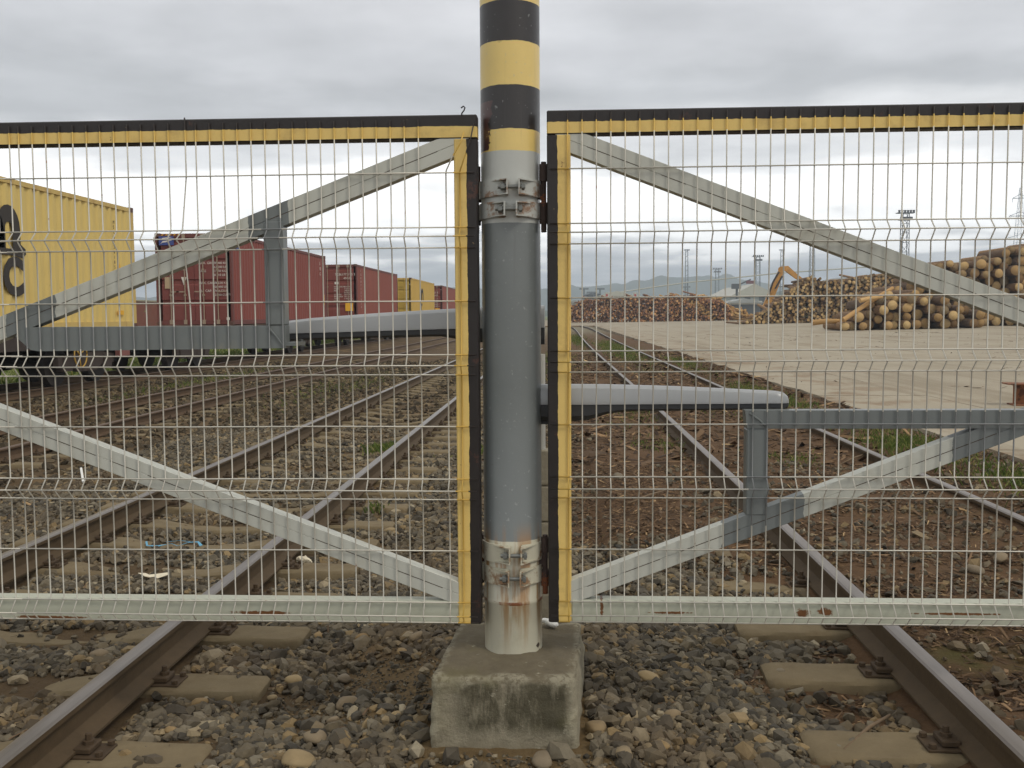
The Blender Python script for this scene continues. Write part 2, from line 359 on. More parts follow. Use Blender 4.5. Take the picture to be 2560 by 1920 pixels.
for s in (-1, 1):
    FAST.rbox(s*.052, s*.115, -.045, .045, .014, .036, .004) if s > 0 else FAST.rbox(-.115, -.052, -.045, .045, .014, .036, .004)
    FAST.lathe([(.021, .036), (.021, .050), (.012, .051), (.012, .072), (.006, .074)], (s*.088, 0), 8)
    FAST.lathe([(.014, .014), (.014, .028), (.005, .03)], (s*.148, .045), 6); FAST.lathe([(.014, .014), (.014, .028), (.005, .03)], (s*.148, -.045), 6)
FASTM = FAST.mesh('rail_fastening', rail_side('fastening_rust', lin(58, 47, 35), lin(86, 69, 49)))
def straight(x, z, y0=-2., y1=120., n=12): return [(x, y, z) for y in np.linspace(y0, y1, n)]
def track(label, xl, xr, ztop, head, side, ys_, sm_, fast_to, half, skip=lambda y: False, pathL=None, pathR=None, y1=120):
    t = empty('railway_track', ((xl+xr)/2, 2.5, ztop-.3), label, 'railway track')
    rail(t, pathL or straight(xl, ztop, y1=y1), head, side); rail(t, pathR or straight(xr, ztop, y1=y1), head, side)
    for y in ys_:
        if skip(y): continue
        j = random.uniform(-.012, .012)
        s = inst('sleeper', sm_, ((xl+xr)/2+j, y+random.uniform(-.03, .03), ztop-.1505-.012+random.uniform(-.004, .003)), t, (0, 0, random.uniform(-.012, .012)))
        if y < fast_to:
            for xr_ in (xl, xr):
                f = bpy.data.objects.new('rail_fastening', FASTM); COL.objects.link(f); f.parent = s; f.location = (xr_-(xl+xr)/2-j, 0, -.001)
    return t
SL_L = [3.25+.633*k for k in range(-2, 48)]; SL_R = [3.24+.66*k for k in range(-2, 14)]
track('shiny-headed railway track on bare concrete sleepers with blue tape between its rails', -3.27, -1.77, .07, RH, RS, SL_L, SLM, 17, 1.27)
def rp(x0):
    Yk = [-2, 6, 12, 20, 28, 36, 45, 58, 72, 85, 98, 108, 116]; D = [0, 0, -.01, -.05, -.11, -.16, -.18, -.16, -.08, -.05, -.1, -.35, -.8]
    Z = [.13, .13, .13, .13, .132, .135, .138, .14, .145, .15, .16, .172, .186]
    yy = np.unique(np.concatenate([np.linspace(-2, 12, 5), np.linspace(12, 116, 60)]))
    return [(x0+float(np.interp(y, Yk, D)), float(y), float(np.interp(y, Yk, Z))) for y in yy]
track('railway track sunk in brown bark litter beside the concrete yard', 1.40, 2.97, .13, RH2, RS, SL_R, SLM2, 6, 1.34, pathL=rp(1.40), pathR=rp(2.97))
track('rusty railway track between the container train and the shiny track', -7.75, -6.27, .0, RH3, RSR, [9+.65*k for k in range(42)], SLM, 16, 1.27, y1=112)
track('railway track under the container wagons beside the grass', -12.3, -10.8, .0, RH3, RSR, [13+.65*k for k in range(36)], SLM, 0, 1.27, y1=112)

# ------------------------------------------------------------------ ballast, chips, grass (stuff)
def ico(sub):
    bm = bmesh.new(); bmesh.ops.create_icosphere(bm, subdivisions=sub, radius=1)
    bm.verts.index_update(); V = np.array([v.co[:] for v in bm.verts]); F = np.array([[v.index for v in f.verts] for f in bm.faces]); bm.free(); return V, F
def stone_protos(sub, n, planes=(9, 15), lo=.62, rnd=0.0):
    D, F = ico(sub); out = []
    for _ in range(n):
        k = rng.integers(*planes); nn = rng.normal(size=(k, 3)); nn /= np.linalg.norm(nn, axis=1)[:, None]; h = rng.uniform(lo, 1, k)
        d = D @ nn.T; r = np.min(np.where(d > .05, h/np.maximum(d, .05), 9), axis=1); r = np.minimum(r, 1.15)
        r = r*(1-rnd)+rnd*.9
        out.append(D*r[:, None])
    return out, F
def rotmats(n, flat=.6):
    a = rng.uniform(0, 2*np.pi, n); b = rng.normal(0, flat, n); c_ = rng.normal(0, flat, n)
    ca, sa, cb, sb, cc, sc = np.cos(a), np.sin(a), np.cos(b), np.sin(b), np.cos(c_), np.sin(c_)
    o, z = np.ones(n), np.zeros(n)
    Rz = np.stack([np.stack([ca, -sa, z], -1), np.stack([sa, ca, z], -1), np.stack([z, z, o], -1)], 1)
    Rx = np.stack([np.stack([o, z, z], -1), np.stack([z, cb, -sb], -1), np.stack([z, sb, cb], -1)], 1)
    Ry = np.stack([np.stack([cc, z, sc], -1), np.stack([z, o, z], -1), np.stack([-sc, z, cc], -1)], 1)
    return Rz @ Rx @ Ry
def hull_protos(n, k, flatten=1.0):
    """n angular stones of k corners each: hulls of points on a sphere, 2k-4 triangles"""
    Vs, Fs = [], []
    while len(Vs) < n:
        P = []
        while len(P) < k:
            p = rng.normal(size=3); p /= np.linalg.norm(p)
            if all(np.dot(p, q) < .86 for q in P): P.append(p)
        bm = bmesh.new()
        for p in P: bm.verts.new(p)
        bmesh.ops.convex_hull(bm, input=bm.verts[:]); bm.verts.index_update(); V = np.array([v.co[:] for v in bm.verts]); F = np.array([[v.index for v in f.verts] for f in bm.faces]); bm.free()
        if len(V) != k or len(F) != 2*k-4: continue
        V = V*rng.uniform(.84, 1.08, (k, 1)); V[:, 0] *= 1+.25*V[:, 1]*rng.uniform(-1, 1); Vs.append(V); Fs.append(F)
    return Vs, Fs
def scatter(name, protos, F, pts, size, mats, label, cat, flat=.6, aniso=((1, 1.3), (.7, 1), (.5, .85)), smooth=False):
    n = len(pts); Rm = rotmats(n, flat); S = np.stack([rng.uniform(a, b, n) for a, b in aniso], -1)*size[:, None]
    idx = rng.integers(0, len(protos), n); pv = np.stack(protos)[idx]          # n,k,3
    V = np.einsum('nij,nkj->nki', Rm, pv*S[:, None, :]) + pts[:, None, :]
    k = pv.shape[1]; FA = np.stack(F)[idx] if isinstance(F, list) else F[None]
    FF = (FA + (np.arange(n)*k)[:, None, None]).reshape(-1, FA.shape[2])
    o = np_obj(name, V.reshape(-1, 3), FF, mats, smooth=smooth); tag(o, label, cat, kind='stuff'); return o
m = N('ballast_stone', .85, 0, .35); r = m.island()
c = m.ramp(r, [(0, lin(54, 50, 42)), (.22, lin(78, 72, 61)), (.45, lin(97, 89, 74)), (.62, lin(90, 80, 62)), (.78, lin(118, 110, 93)), (.88, lin(110, 95, 70)), (.95, lin(134, 114, 80)), (1, lin(150, 140, 118))])
c = m.mix(m.math('MULTIPLY', m.step(m.noise(.9, detail=4), .45, .65), .4), c, lin(98, 79, 54)); c = m.vary(c, .28, 55); m.color(c); m.bump(m.noise(120, detail=5, rough=.7), .45, .003); STONE = m.m
m = N('ballast_far', .9, 0, .25); r = m.island()
c = m.ramp(r, [(0, lin(54, 47, 36)), (.35, lin(74, 65, 51)), (.7, lin(88, 77, 60)), (.9, lin(106, 93, 71)), (1, lin(134, 118, 90))]); m.color(m.vary(c, .15, 40)); STONEF = m.m
TRK = [(-2.52, SL_L, 1.29, (-3.27, -1.77)), (2.185, SL_R, 1.36, (1.40, 2.97)), (-7.01, [9+.65*k for k in range(42)], 1.29, (-7.75, -6.27)), (-11.55, [13+.65*k for k in range(36)], 1.29, (-12.3, -10.8))]
def field(x0, x1, y0, y1, dens, keep=.06, dx=.02):
    n = int((x1-x0)*(y1-y0)*dens); x = rng.uniform(x0, x1, n); y = rng.uniform(y0, y1, n)
    ok = (x > -(.615*y+1.1)) & (x < .53*y+1.1)
    ok &= ~((x > -.48) & (x < .10) & (y > 3.10) & (y < 3.85))
    for xc, ysl, half, rails in TRK:
        ysl = np.asarray(ysl); dy = np.abs(y[:, None]-ysl[None]).min(1); on = (np.abs(x-xc) < half) & (dy < .115+dx)
        ok &= ~(on & (rng.random(n) > keep))
        for rx in rails: ok &= ~(np.abs(x-rx) < .075+dx)
    x, y = x[ok], y[ok]; return x, y
def stone_pts(x, y, lift): return np.stack([x, y, gz(x, y)+lift], -1)
sp1, F1 = hull_protos(40, 14); sp0, F0 = hull_protos(30, 10)
x, y = field(-4.2, 1.34, 2.7, 6.2, 2700); keepm = (rng.random(len(x)) < 1.15-1.3*np.maximum(0, x-.75)-np.where(x > -.1, 1.1*np.clip((y-4.9)/1.3, 0, 1), 0)); x, y = x[keepm], y[keepm]
dirtm = (np.sin(3.3*x+1.2)*np.sin(2.7*y+.4)+.35*np.sin(9*x+5*y) > .55) & (rng.random(len(x)) < .75)
soft = ((x > -1.0) & (x < -.48) & (y > 3.4) & (y < 4.1) | (x > -.6) & (x < .35) & (y < 3.1)) & (rng.random(len(x)) < .72)
x, y = x[~(dirtm | soft)], y[~(dirtm | soft)]
sz = np.clip(rng.lognormal(math.log(.0192), .40, len(x)), .008, .052)
scatter('ballast', sp1, F1, stone_pts(x, y, rng.uniform(-.004, .018, len(x))), sz, STONE, 'dark angular ballast stones around the gate post', 'ballast', .55)
x, y = field(-5.2, .9, 6.2, 13.5, 850); kk = (x < -.1+.35*rng.standard_normal(len(x))*.6); x, y = x[kk], y[kk]
scatter('ballast', sp0, F0, stone_pts(x, y, rng.uniform(-.004, .018, len(x))), np.clip(rng.lognormal(math.log(.027), .3, len(x)), .012, .05), STONE, 'grey ballast stones along the shiny track beyond the gate', 'ballast')
x, y = field(-10.4, -.2, 7, 34, 95)
k_ = (y > 13.5) | (x < -5.2); x, y = x[k_], y[k_]
scatter('ballast', sp0, F0, stone_pts(x, y, rng.uniform(-.01, .02, len(x))), np.clip(rng.lognormal(math.log(.042), .35, len(x)), .015, .09), STONEF, 'small far ballast stones between the rusty tracks', 'ballast')
# sand and fine gravel at the foot of the block
x, y = field(-2.2, 1.0, 2.7, 4.6, 5200, .05); kk = rng.random(len(x)) < .55; x, y = x[kk], y[kk]
scatter('gravel', sp0, F0, stone_pts(x, y, rng.uniform(-.001, .006, len(x))), rng.uniform(.003, .009, len(x)), STONE, 'fine sandy gravel between the ballast stones', 'gravel')
# bark and wood chips on the right
CH = np.array([[-1, -.16, 0], [1, -.12, .03], [.9, .14, .0], [-.9, .17, .03], [-.5, -.1, .07], [.6, -.06, .09], [.5, .09, .08], [-.55, .1, .06]])
FC = np.array([[0, 3, 2], [0, 2, 1], [4, 5, 6], [4, 6, 7], [0, 1, 5], [0, 5, 4], [1, 2, 6], [1, 6, 5], [2, 3, 7], [2, 7, 6], [3, 0, 4], [3, 4, 7]])
def chipv(): v = CH.copy(); v += rng.normal(0, .03, v.shape)*np.array([2.5, 1, .6]); return v
chips = [chipv() for _ in range(20)]
m = N('bark_chip', .9, 0, .2); r = m.island()
c = m.ramp(r, [(0, lin(54, 42, 33)), (.35, lin(82, 66, 51)), (.66, lin(102, 82, 62)), (.88, lin(122, 98, 74)), (.96, lin(148, 120, 88)), (1, lin(180, 154, 114))]); m.color(m.vary(c, .2, 60)); BARKC = m.m
x, y = field(-.3, 3.95, 2.8, 9, 2300, .2); kk = (x > .5+.6*rng.random(len(x))-.9*np.clip((y-4.7)/1.5, 0, 1)); x, y = x[kk], y[kk]
scatter('bark_litter', chips, FC, stone_pts(x, y, rng.uniform(0, .012, len(x))), np.clip(rng.lognormal(math.log(.0145), .5, len(x)), .004, .06), BARKC, 'brown bark and wood chip litter round the sunken track', 'bark litter', .22, ((.8, 1.4), (.5, 1.6), (.6, 1.8)))
x, y = field(-.3, 3.95, 9, 34, 150, .5)
scatter('bark_litter', chips, FC, stone_pts(x, y, rng.uniform(0, .015, len(x))), rng.lognormal(math.log(.045), .5, len(x)), BARKC, 'far brown bark litter along the yard edge', 'bark litter', .22, ((.8, 1.4), (.6, 1.8), (.6, 1.8)))
x, y = field(.9, 3.9, 2.8, 9, 200, .5)
scatter('gravel', sp0, F0, stone_pts(x, y, rng.uniform(0, .012, len(x))), np.clip(rng.lognormal(math.log(.020), .4, len(x)), .008, .05), STONE, 'scattered stones lying in the bark litter', 'gravel')
x, y = field(-5, .6, 3, 16, 22, .6)
scatter('wood_bits', chips, FC, stone_pts(x, y, rng.uniform(.015, .03, len(x))), rng.lognormal(math.log(.022), .4, len(x)), BARKC, 'loose twigs and wood slivers on the ballast', 'wood bits', .25, ((.8, 1.6), (.3, .9), (.5, 1)))
# mud crumbs and bark on the concrete yard
n = 3600; x = rng.uniform(4.1, 22, n); y = rng.uniform(6, 58, n); kk = (np.sin(1.1*x)*np.sin(.5*y+1)+.6*np.sin(2.3*y+x) > .45) & (x < .53*y+.4); x, y = x[kk], y[kk]
scatter('yard_debris', chips, FC, np.stack([x, y, yz(x)+.006], -1), rng.lognormal(math.log(.05), .5, len(x)), BARKC, 'bark crumbs strewn over the concrete yard', 'debris', .12, ((.8, 1.4), (.6, 2), (.4, .8)))
# grass blades
m = N('grass_blade', .7, 0, .2); r = m.island(); m.color(m.ramp(r, [(0, lin(66, 84, 34)), (.6, lin(92, 108, 48)), (.9, lin(126, 128, 70)), (1, lin(150, 136, 90))])); GRASS = m.m
def blades(name, x, y, z, h, label, w=.004):
    n = len(x); a = rng.uniform(0, 2*np.pi, n); le = rng.uniform(.2, .9, n)*h; b = rng.uniform(0, 2*np.pi, n)
    sx, sy = np.cos(a)*w*h/.08, np.sin(a)*w*h/.08; lx, ly = np.cos(b)*le, np.sin(b)*le
    V = np.stack([np.stack([x-sx, y-sy, z-.01], -1), np.stack([x+sx, y+sy, z-.01], -1), np.stack([x+lx*.35+sx*.7, y+ly*.35+sy*.7, z+h*.6], -1), np.stack([x+lx, y+ly, z+h], -1)], 1).reshape(-1, 3)
    i = np.arange(n)*4; F = np.concatenate([np.stack([i, i+1, i+2], 1), np.stack([i, i+2, i+3], 1)])
    return tag(np_obj(name, V, F, GRASS), label, 'grass', kind='stuff')
bx, by, bh = [], [], []
def patch(cx, cy, rx, ry, n, h):
    q = rng.normal(size=(n, 2))*.5; bx.append(cx+q[:, 0]*rx); by.append(cy+q[:, 1]*ry); bh.append(rng.uniform(.35, 1, n)*h)
for p in [(3.45, 9.6, .35, 1.3, 2600, .07), (3.5, 11.6, .25, .8, 700, .07), (3.6, 7.3, .3, 1.1, 1500, .08), (3.3, 15.5, .3, 3, 1800, .09), (3.6, 6.3, .2, .5, 500, .09), (2.3, 14.5, .4, 2, 500, .06),
          (1.0, 15, .5, 3, 900, .07), (2.2, 38, .7, 12, 5200, .11), (1.0, 55, .5, 14, 2500, .12), (3.3, 26, .3, 5, 1200, .09), (-2.0, 11.0, .25, .35, 500, .12), (-.9, 10.5, .3, .5, 220, .1), (-.6, 16, .5, 3, 700, .1),
          (2.2, 9.2, .3, .5, 220, .06), (1.1, 10.5, .35, .7, 260, .06), (-1.5, 7.6, .08, .12, 60, .09), (3.2, 5.6, .3, .5, 260, .05), (-5, 22, .8, 5, 900, .1), (-9.2, 24, .5, 6, 900, .12), (-.3, 30, .9, 8, 1400, .1)]: patch(*p)
bx, by, bh = map(np.concatenate, (bx, by, bh))
for xc in (-3.27, -1.77, 1.40, 2.97): k_ = np.abs(bx-xc) > .07; bx, by, bh = bx[k_], by[k_], bh[k_]
k_ = bx < 3.93; bx, by, bh = bx[k_], by[k_], bh[k_]
blades('grass', bx, by, gz(bx, by), bh, 'thin green grass tufts along the tracks')
n = 16000; x = -13.6-rng.exponential(3.2, n); y = rng.uniform(18, 75, n); blades('grass', x, y, gz(x, y), rng.uniform(.06, .2, n), 'green meadow grass behind the container train', .008)

# ------------------------------------------------------------------ post, clamps, block
YEL = lin(226, 198, 118); BLK = lin(38, 33, 31); LGREY = lin(182, 184, 178); DGREY = lin(112, 117, 116)
PCX, PCY, PR = -.178, 3.50, .1065
m = N('post_paint', .38, 0, .5); P = m.xyz(); wz = m.math('ADD', P[2], m.math('MULTIPLY', m.math('SUBTRACT', m.noise(25, detail=4), .5), .006))
zb = [(0, 'W'), (.63, 'G'), (1.775, 'L'), (2.022, 'Y'), (2.099, 'K'), (2.249, 'Y'), (2.392, 'K'), (2.53, 'Y'), (2.67, 'K'), (2.81, 'Y'), (2.95, 'K')]
cm = {'W': lin(192, 188, 168), 'L': LGREY, 'G': DGREY, 'Y': YEL, 'K': BLK}
c = m.ramp(m.math('DIVIDE', wz, 3.2), [(z/3.2, cm[k]) for z, k in zb], 'CONSTANT'); c = m.vary(c, .10, 7)
low = m.math('SUBTRACT', 1.0, m.step(P[2], .6, .72)); mid = m.box(P, z0=1.76, z1=2.03)
streak = m.step(m.noise(1, detail=6, rough=.6, sc=(26, 26, 2.2)), .45, .60)
streak = m.math('MULTIPLY', streak, m.math('MULTIPLY', low, m.step(P[2], .18, .44)))
c = m.mix(m.math('MULTIPLY', streak, .85), c, lin(150, 108, 52))
stain = m.math('MULTIPLY', low, m.step(m.noise(9, detail=6, rough=.6), .5, .75)); c = m.mix(m.math('MULTIPLY', stain, .35), c, lin(150, 140, 104))
seam = m.math('MULTIPLY', m.box(P, z0=.404, z1=.416), m.step(m.noise(14, detail=5), .42, .6)); c = m.mix(seam, c, lin(120, 72, 40))
chip = m.step(m.noise(17, detail=5, rough=.6), .70, .715); c = m.mix(m.math('MULTIPLY', chip, m.math('ADD', m.math('MULTIPLY', low, .9), .25, clamp=True)), c, lin(60, 48, 40))
pe = m.math('MULTIPLY', m.box(P, x1=-.235, z0=2.03, z1=2.20), m.step(m.math('ADD', m.noise(22, detail=5), m.math('MULTIPLY', m.math('SUBTRACT', -.245, P[0]), 9.0)), .50, .53))
c = m.mix(pe, c, lin(78, 52, 48)); sp = m.step(m.noise(60, detail=3, rough=.6), .66, .70); c = m.mix(m.math('MULTIPLY', sp, .35), c, lin(170, 172, 168))
dr = m.step(m.noise(1, detail=5, rough=.6, sc=(40, 40, 1.4)), .58, .75); c = m.mix(m.math('MULTIPLY', dr, .22), c, lin(84, 80, 74)); m.color(c)
m.rough(m.math('ADD', .34, m.math('MULTIPLY', m.noise(30, detail=4), .2))); m.bump(m.math('ADD', m.noise(38, detail=5, rough=.6), m.math('MULTIPLY', chip, -.8)), .14, .006); m.b.inputs['Coat Weight'].default_value = .35; m.b.inputs['Coat Roughness'].default_value = .22; POST = m.m
post = empty('striped_post', (PCX, PCY, .2), 'thick steel gate post with yellow and black bands above grey paint', 'post')
MB().lathe([(PR, .2), (PR, .40), (PR+.0025, .404), (PR+.0025, .416), (PR, .42), (PR, 1.2), (PR, 3.08)], (PCX, PCY), 56).build('pipe', POST, post, 'auto')
MB().lathe([(PR+.006, 3.07), (PR+.006, 3.085), (.06, 3.11), (.002, 3.12)], (PCX, PCY), 40).build('cap', paint('cap_paint', BLK), post, 'auto')
m = N('clamp_paint', .5, 0, .4); c = m.vary(m.mix(m.step(m.xyz()[2], .9, 1.1), lin(190, 186, 166), LGREY), .1, 9)
rustf = m.step(m.noise(13, detail=8, rough=.72), .49, .60); c = m.mix(m.math('MULTIPLY', rustf, .8), c, m.vary(lin(128, 86, 46), .4, 50)); m.color(c); m.bump(m.noise(60, detail=5), .2, .004); CLAMP = m.m
BOLT = paint('bolt_steel', lin(122, 124, 120), .45, .2, 60, rust=.1, metal=.5)
def clamp(z0, z1, rot, flare):
    mb = MB(); n = 44; a0, a1 = R_(22+rot), R_(358+rot) - R_(0)
    ro = PR+.0075
    def pt(a, r, z): return (PCX+r*math.sin(a), PCY-r*math.cos(a), z)
    ring = []
    for i in range(n+1):
        a = a0+(a1-a0)*i/n; ring.append([pt(a, PR+.001, z0), pt(a, ro, z0), pt(a, ro, z1), pt(a, PR+.001, z1)])
    mb.loft(ring)
    part = mb.build('clamp', CLAMP, post, 'auto')
    for a, s in ((a0, 1), (a1, -1)):
        e = MB(); h = (z1-z0)*.5-.003; zm = (z0+z1)/2
        base = Vector((PCX+ro*math.sin(a), PCY-ro*math.cos(a), zm)); out = Vector((0, -1, 0)); tx = Vector((1, 0, 0))*s
        # ear plate standing out from the band, with two tapering flanges back to the band
        x = base.x; y0 = base.y+.008; y1 = PCY-PR-.040
        e.box(min(x, x-s*.005), max(x, x-s*.005), y1, y0, zm-h, zm+h)
        ax = x+s*.055; ya = PCY-math.sqrt(max(ro*ro-(ax-PCX)**2, 1e-6))
        for zf in (zm+h, zm-h+.004):
            e.prism([(x, y0), (x, y1), (ax, ya-.001), (ax, ya+.004)], zf-.004, zf, 0, 'z')
        e.build('ear', CLAMP, part)
    b = MB(); yb = PCY-PR-.024; zm = (z0+z1)/2; xa = PCX+ro*math.sin(a1)-.030; xb = PCX+ro*math.sin(a0)+.018
    b.tube([(xa, yb, zm), (xb, yb, zm)], .0075, 10)
    b.tube([(PCX+ro*math.sin(a1)-.020, yb, zm), (PCX+ro*math.sin(a1)-.006, yb, zm)], .0135, 6); b.tube([(PCX+ro*math.sin(a0)+.006, yb, zm), (PCX+ro*math.sin(a0)+.016, yb, zm)], .0135, 6)
    b.build('bolt', BOLT, part, 'auto')
clamp(1.866, 1.926, -2, 1); clamp(1.792, 1.848, -7, 1); clamp(.560, .626, -2, 1); clamp(.478, .540, -4, 1)
m = N('block_concrete', .92, 0, .25); P = m.xyz()
c = m.mix(m.noise(13, detail=9, rough=.7), lin(118, 110, 92), lin(168, 160, 138))
topm = m.step(P[2], .198, .212); c = m.mix(m.math('MULTIPLY', topm, .75), c, m.mix(m.noise(30, detail=6), lin(74, 66, 52), lin(112, 101, 80)))
drip = m.step(m.noise(1, detail=9, rough=.75, sc=(13, 9, 3.4)), .30, .54); face = m.math('MULTIPLY', m.step(P[2], .0, .07), m.math('SUBTRACT', 1.0, topm))
side = m.math('MULTIPLY', m.step(P[0], -.40, -.30), m.math('SUBTRACT', 1.0, m.step(P[0], .0, .05)))
c = m.mix(m.math('MULTIPLY', m.math('MULTIPLY', drip, face), m.math('MULTIPLY', side, .82)), c, lin(60, 56, 40))
c = m.mix(m.math('MULTIPLY', m.step(m.noise(22, detail=8, rough=.75), .60, .66), .5), c, lin(190, 184, 162)); wear = m.math('MULTIPLY', m.step(m._p.outputs['Pointiness'], .515, .56), m.step(m.noise(40, detail=6, rough=.7), .38, .55)); c = m.mix(m.math('MULTIPLY', wear, .6), c, lin(170, 164, 142))
c = m.mix(m.math('MULTIPLY', m.step(m.noise(4, detail=6), .55, .7), .3), c, lin(104, 100, 60)); m.color(c); m.bump(m.math('ADD', m.noise(70, detail=8, rough=.75), m.math('MULTIPLY', m.noise(14, detail=4), 1.5)), .7, .012); BLOCK = m.m
def block():
    from mathutils import noise as mn
    bm = bmesh.new(); bmesh.ops.create_cube(bm, size=1); bmesh.ops.subdivide_edges(bm, edges=bm.edges[:], cuts=21, use_grid_fill=True); bmesh.ops.triangulate(bm, faces=bm.faces[:])
    for v in bm.verts:
        t = v.co.z+.5; x = v.co.x; y = v.co.y; r = .022
        # round the edges, then skew and flare to the real footprint
        q = Vector((max(-.5+r, min(.5-r, x)), max(-.5+r, min(.5-r, y)), max(-.5+r, min(.5-r, v.co.z)))); d = v.co-q
        if d.length > 1e-6: d = d.normalized()*r*(1+.55*mn.noise(v.co*9)); 
        x, y, t = q.x+d.x, q.y+d.y, q.z+d.z+.5
        X = -.180+x*(.488+.03*(1-t)) + .035*y; Y = 3.468+y*(.60+.045*(1-t)); Z = -.18+t*.404
        p = Vector((X, Y, Z)); e = mn.fractal(p*16, .9, 2.0, 5)*.007 + mn.fractal(p*55+Vector((3, 1, 2)), .9, 2.0, 4)*.0032
        v.co = p+(d.normalized() if d.length > 1e-6 else Vector((0, 0, 0)))*e
    me = bpy.data.meshes.new('concrete_block'); bm.to_mesh(me); bm.free(); me.materials.append(BLOCK); me.shade_smooth()
    o = bpy.data.objects.new('concrete_block', me); COL.objects.link(o); return o
tag(block(), 'stained square concrete block holding up the striped post', 'concrete block')

# ------------------------------------------------------------------ gate leaves
GY_ = 3.40                                # plane of the wire mesh, tubes just behind it
TF, TB = GY_+.0055, GY_+.0655
def frame_mat(name, kind, thr, side):
    """two-tone frame paint: black along the outer edge, yellow inside; kind top or stile; grey for the rest"""
    m = N(name, .45, 0, .45); P = m.xyz(); j = m.math('MULTIPLY', m.math('SUBTRACT', m.noise(16, detail=6, rough=.65), .5), .012)
    if kind == 'top': f = m.math('GREATER_THAN', m.math('ADD', P[2], j), thr); f = m.math('MAXIMUM', f, m.math('LESS_THAN', P[2], thr-.0385))
    else: f = m.math('GREATER_THAN', m.math('MULTIPLY', m.math('ADD', P[0], j), side), thr*side); f = m.math('MAXIMUM', f, m.math('GREATER_THAN', m.math('ADD', P[2], j), 2.112))
    yel = m.mix(m.math('MULTIPLY', m.step(m.noise(6, detail=7, rough=.7), .48, .72), .55), m.vary(lin(222, 192, 114), .12, 5), lin(168, 140, 82))
    yel = m.mix(m.step(m.noise(13, detail=8, rough=.75), .655, .685), yel, lin(104, 66, 42))
    blk = m.mix(m.step(m.noise(8, detail=8, rough=.75), .60, .66), m.vary(BLK, .2, 9), lin(72, 47, 38)); blk = m.mix(m.step(m.noise(33, detail=5, rough=.7), .71, .73), blk, lin(190, 160, 110))
    m.color(m.mix(f, yel, blk)); m.bump(m.noise(40, detail=6, rough=.65), .22, .005); return m.m
def grey_mat(name, patches=(), base=lin(186, 187, 177), rough=.5, spots=()):
    m = N(name, rough, 0, .45); P = m.xyz(); c = m.vary(base, .07, 4)
    c = m.mix(m.math('MULTIPLY', m.step(m.noise(5, detail=7, rough=.7), .52, .75), .35), c, lin(150, 142, 118))
    c = m.mix(m.step(m.noise(12, detail=8, rough=.72), .685, .71), c, m.vary(lin(128, 88, 52), .4, 50))
    for x0, x1 in patches:
        j = m.math('MULTIPLY', m.math('SUBTRACT', m.noise(18, detail=5), .5), .03); X = m.math('ADD', P[0], j)
        f = m.math('MULTIPLY', m.math('GREATER_THAN', X, x0), m.math('LESS_THAN', X, x1)); c = m.mix(f, c, m.vary(DGREY, .12, 8))
    for cx, cz, rx, rz in spots:
        a = m.math('DIVIDE', m.math('SUBTRACT', P[0], cx), rx); b = m.math('DIVIDE', m.math('SUBTRACT', P[2], cz), rz)
        d = m.math('SQRT', m.math('ADD', m.math('MULTIPLY', a, a), m.math('MULTIPLY', b, b)))
        f = m.step(m.math('ADD', m.math('SUBTRACT', 1.0, d), m.math('MULTIPLY', m.math('SUBTRACT', m.noise(45, detail=7, rough=.7), .5), 2.2)), .15, .45); c = m.mix(f, c, m.vary(lin(112, 74, 42), .4, 60))
    m.color(c); m.bump(m.noise(45, detail=5), .15, .004); return m.m
DG = grey_mat('bracket_grey', (), DGREY, .36); BOTM = grey_mat('bottom_rail_grey', (), lin(178, 180, 163), .5, [(.86, .385, .035, .02), (.94, .388, .03, .02), (.145, .40, .008, .05), (-1.1, .366, .14, .01), (-1.9, .342, .2, .008), (.4, .38, .1, .006), (1.4, .385, .2, .006)])
SEAM = paint('seam_dark', lin(74, 62, 50), .9, .3, 30)
RUSTY = paint('hinge_rust', lin(66, 52, 46), .8, .3, 20, rust=.22)
def wire_mat(name, stile, zoff, boxes):
    m = N(name, .42, .25, .5); P = m.xyz(); c = m.vary(lin(198, 194, 182), .12, 14); c = m.mix(m.step(m.noise(23, detail=6, rough=.7), .66, .70), c, lin(138, 96, 66))
    s = 1 if stile[0] > stile[1] else -1
    for b in boxes: c = m.mix(m.box(P, *b), c, lin(128, 130, 130))
    yb = m.math('MULTIPLY', m.math('GREATER_THAN', P[2], 2.071+zoff), 1.0); c = m.mix(yb, c, lin(206, 174, 92))
    ys_ = m.math('GREATER_THAN', m.math('MULTIPLY', P[0], s), stile[1]*s); c = m.mix(ys_, c, lin(206, 170, 84))
    f = m.math('MAXIMUM', m.math('GREATER_THAN', P[2], 2.112+zoff), m.math('GREATER_THAN', m.math('MULTIPLY', P[0], s), stile[0]*s)); c = m.mix(f, c, lin(50, 44, 41))
    m.color(c); return m.m
HW = [1.95, 1.76, 1.725, 1.688, 1.50, 1.312, 1.275, 1.239, 1.053, .864, .827, .791, .603, .412, .372, .338]; FOLD = {1.725, 1.275, .827, .372}; DEPTH = .037
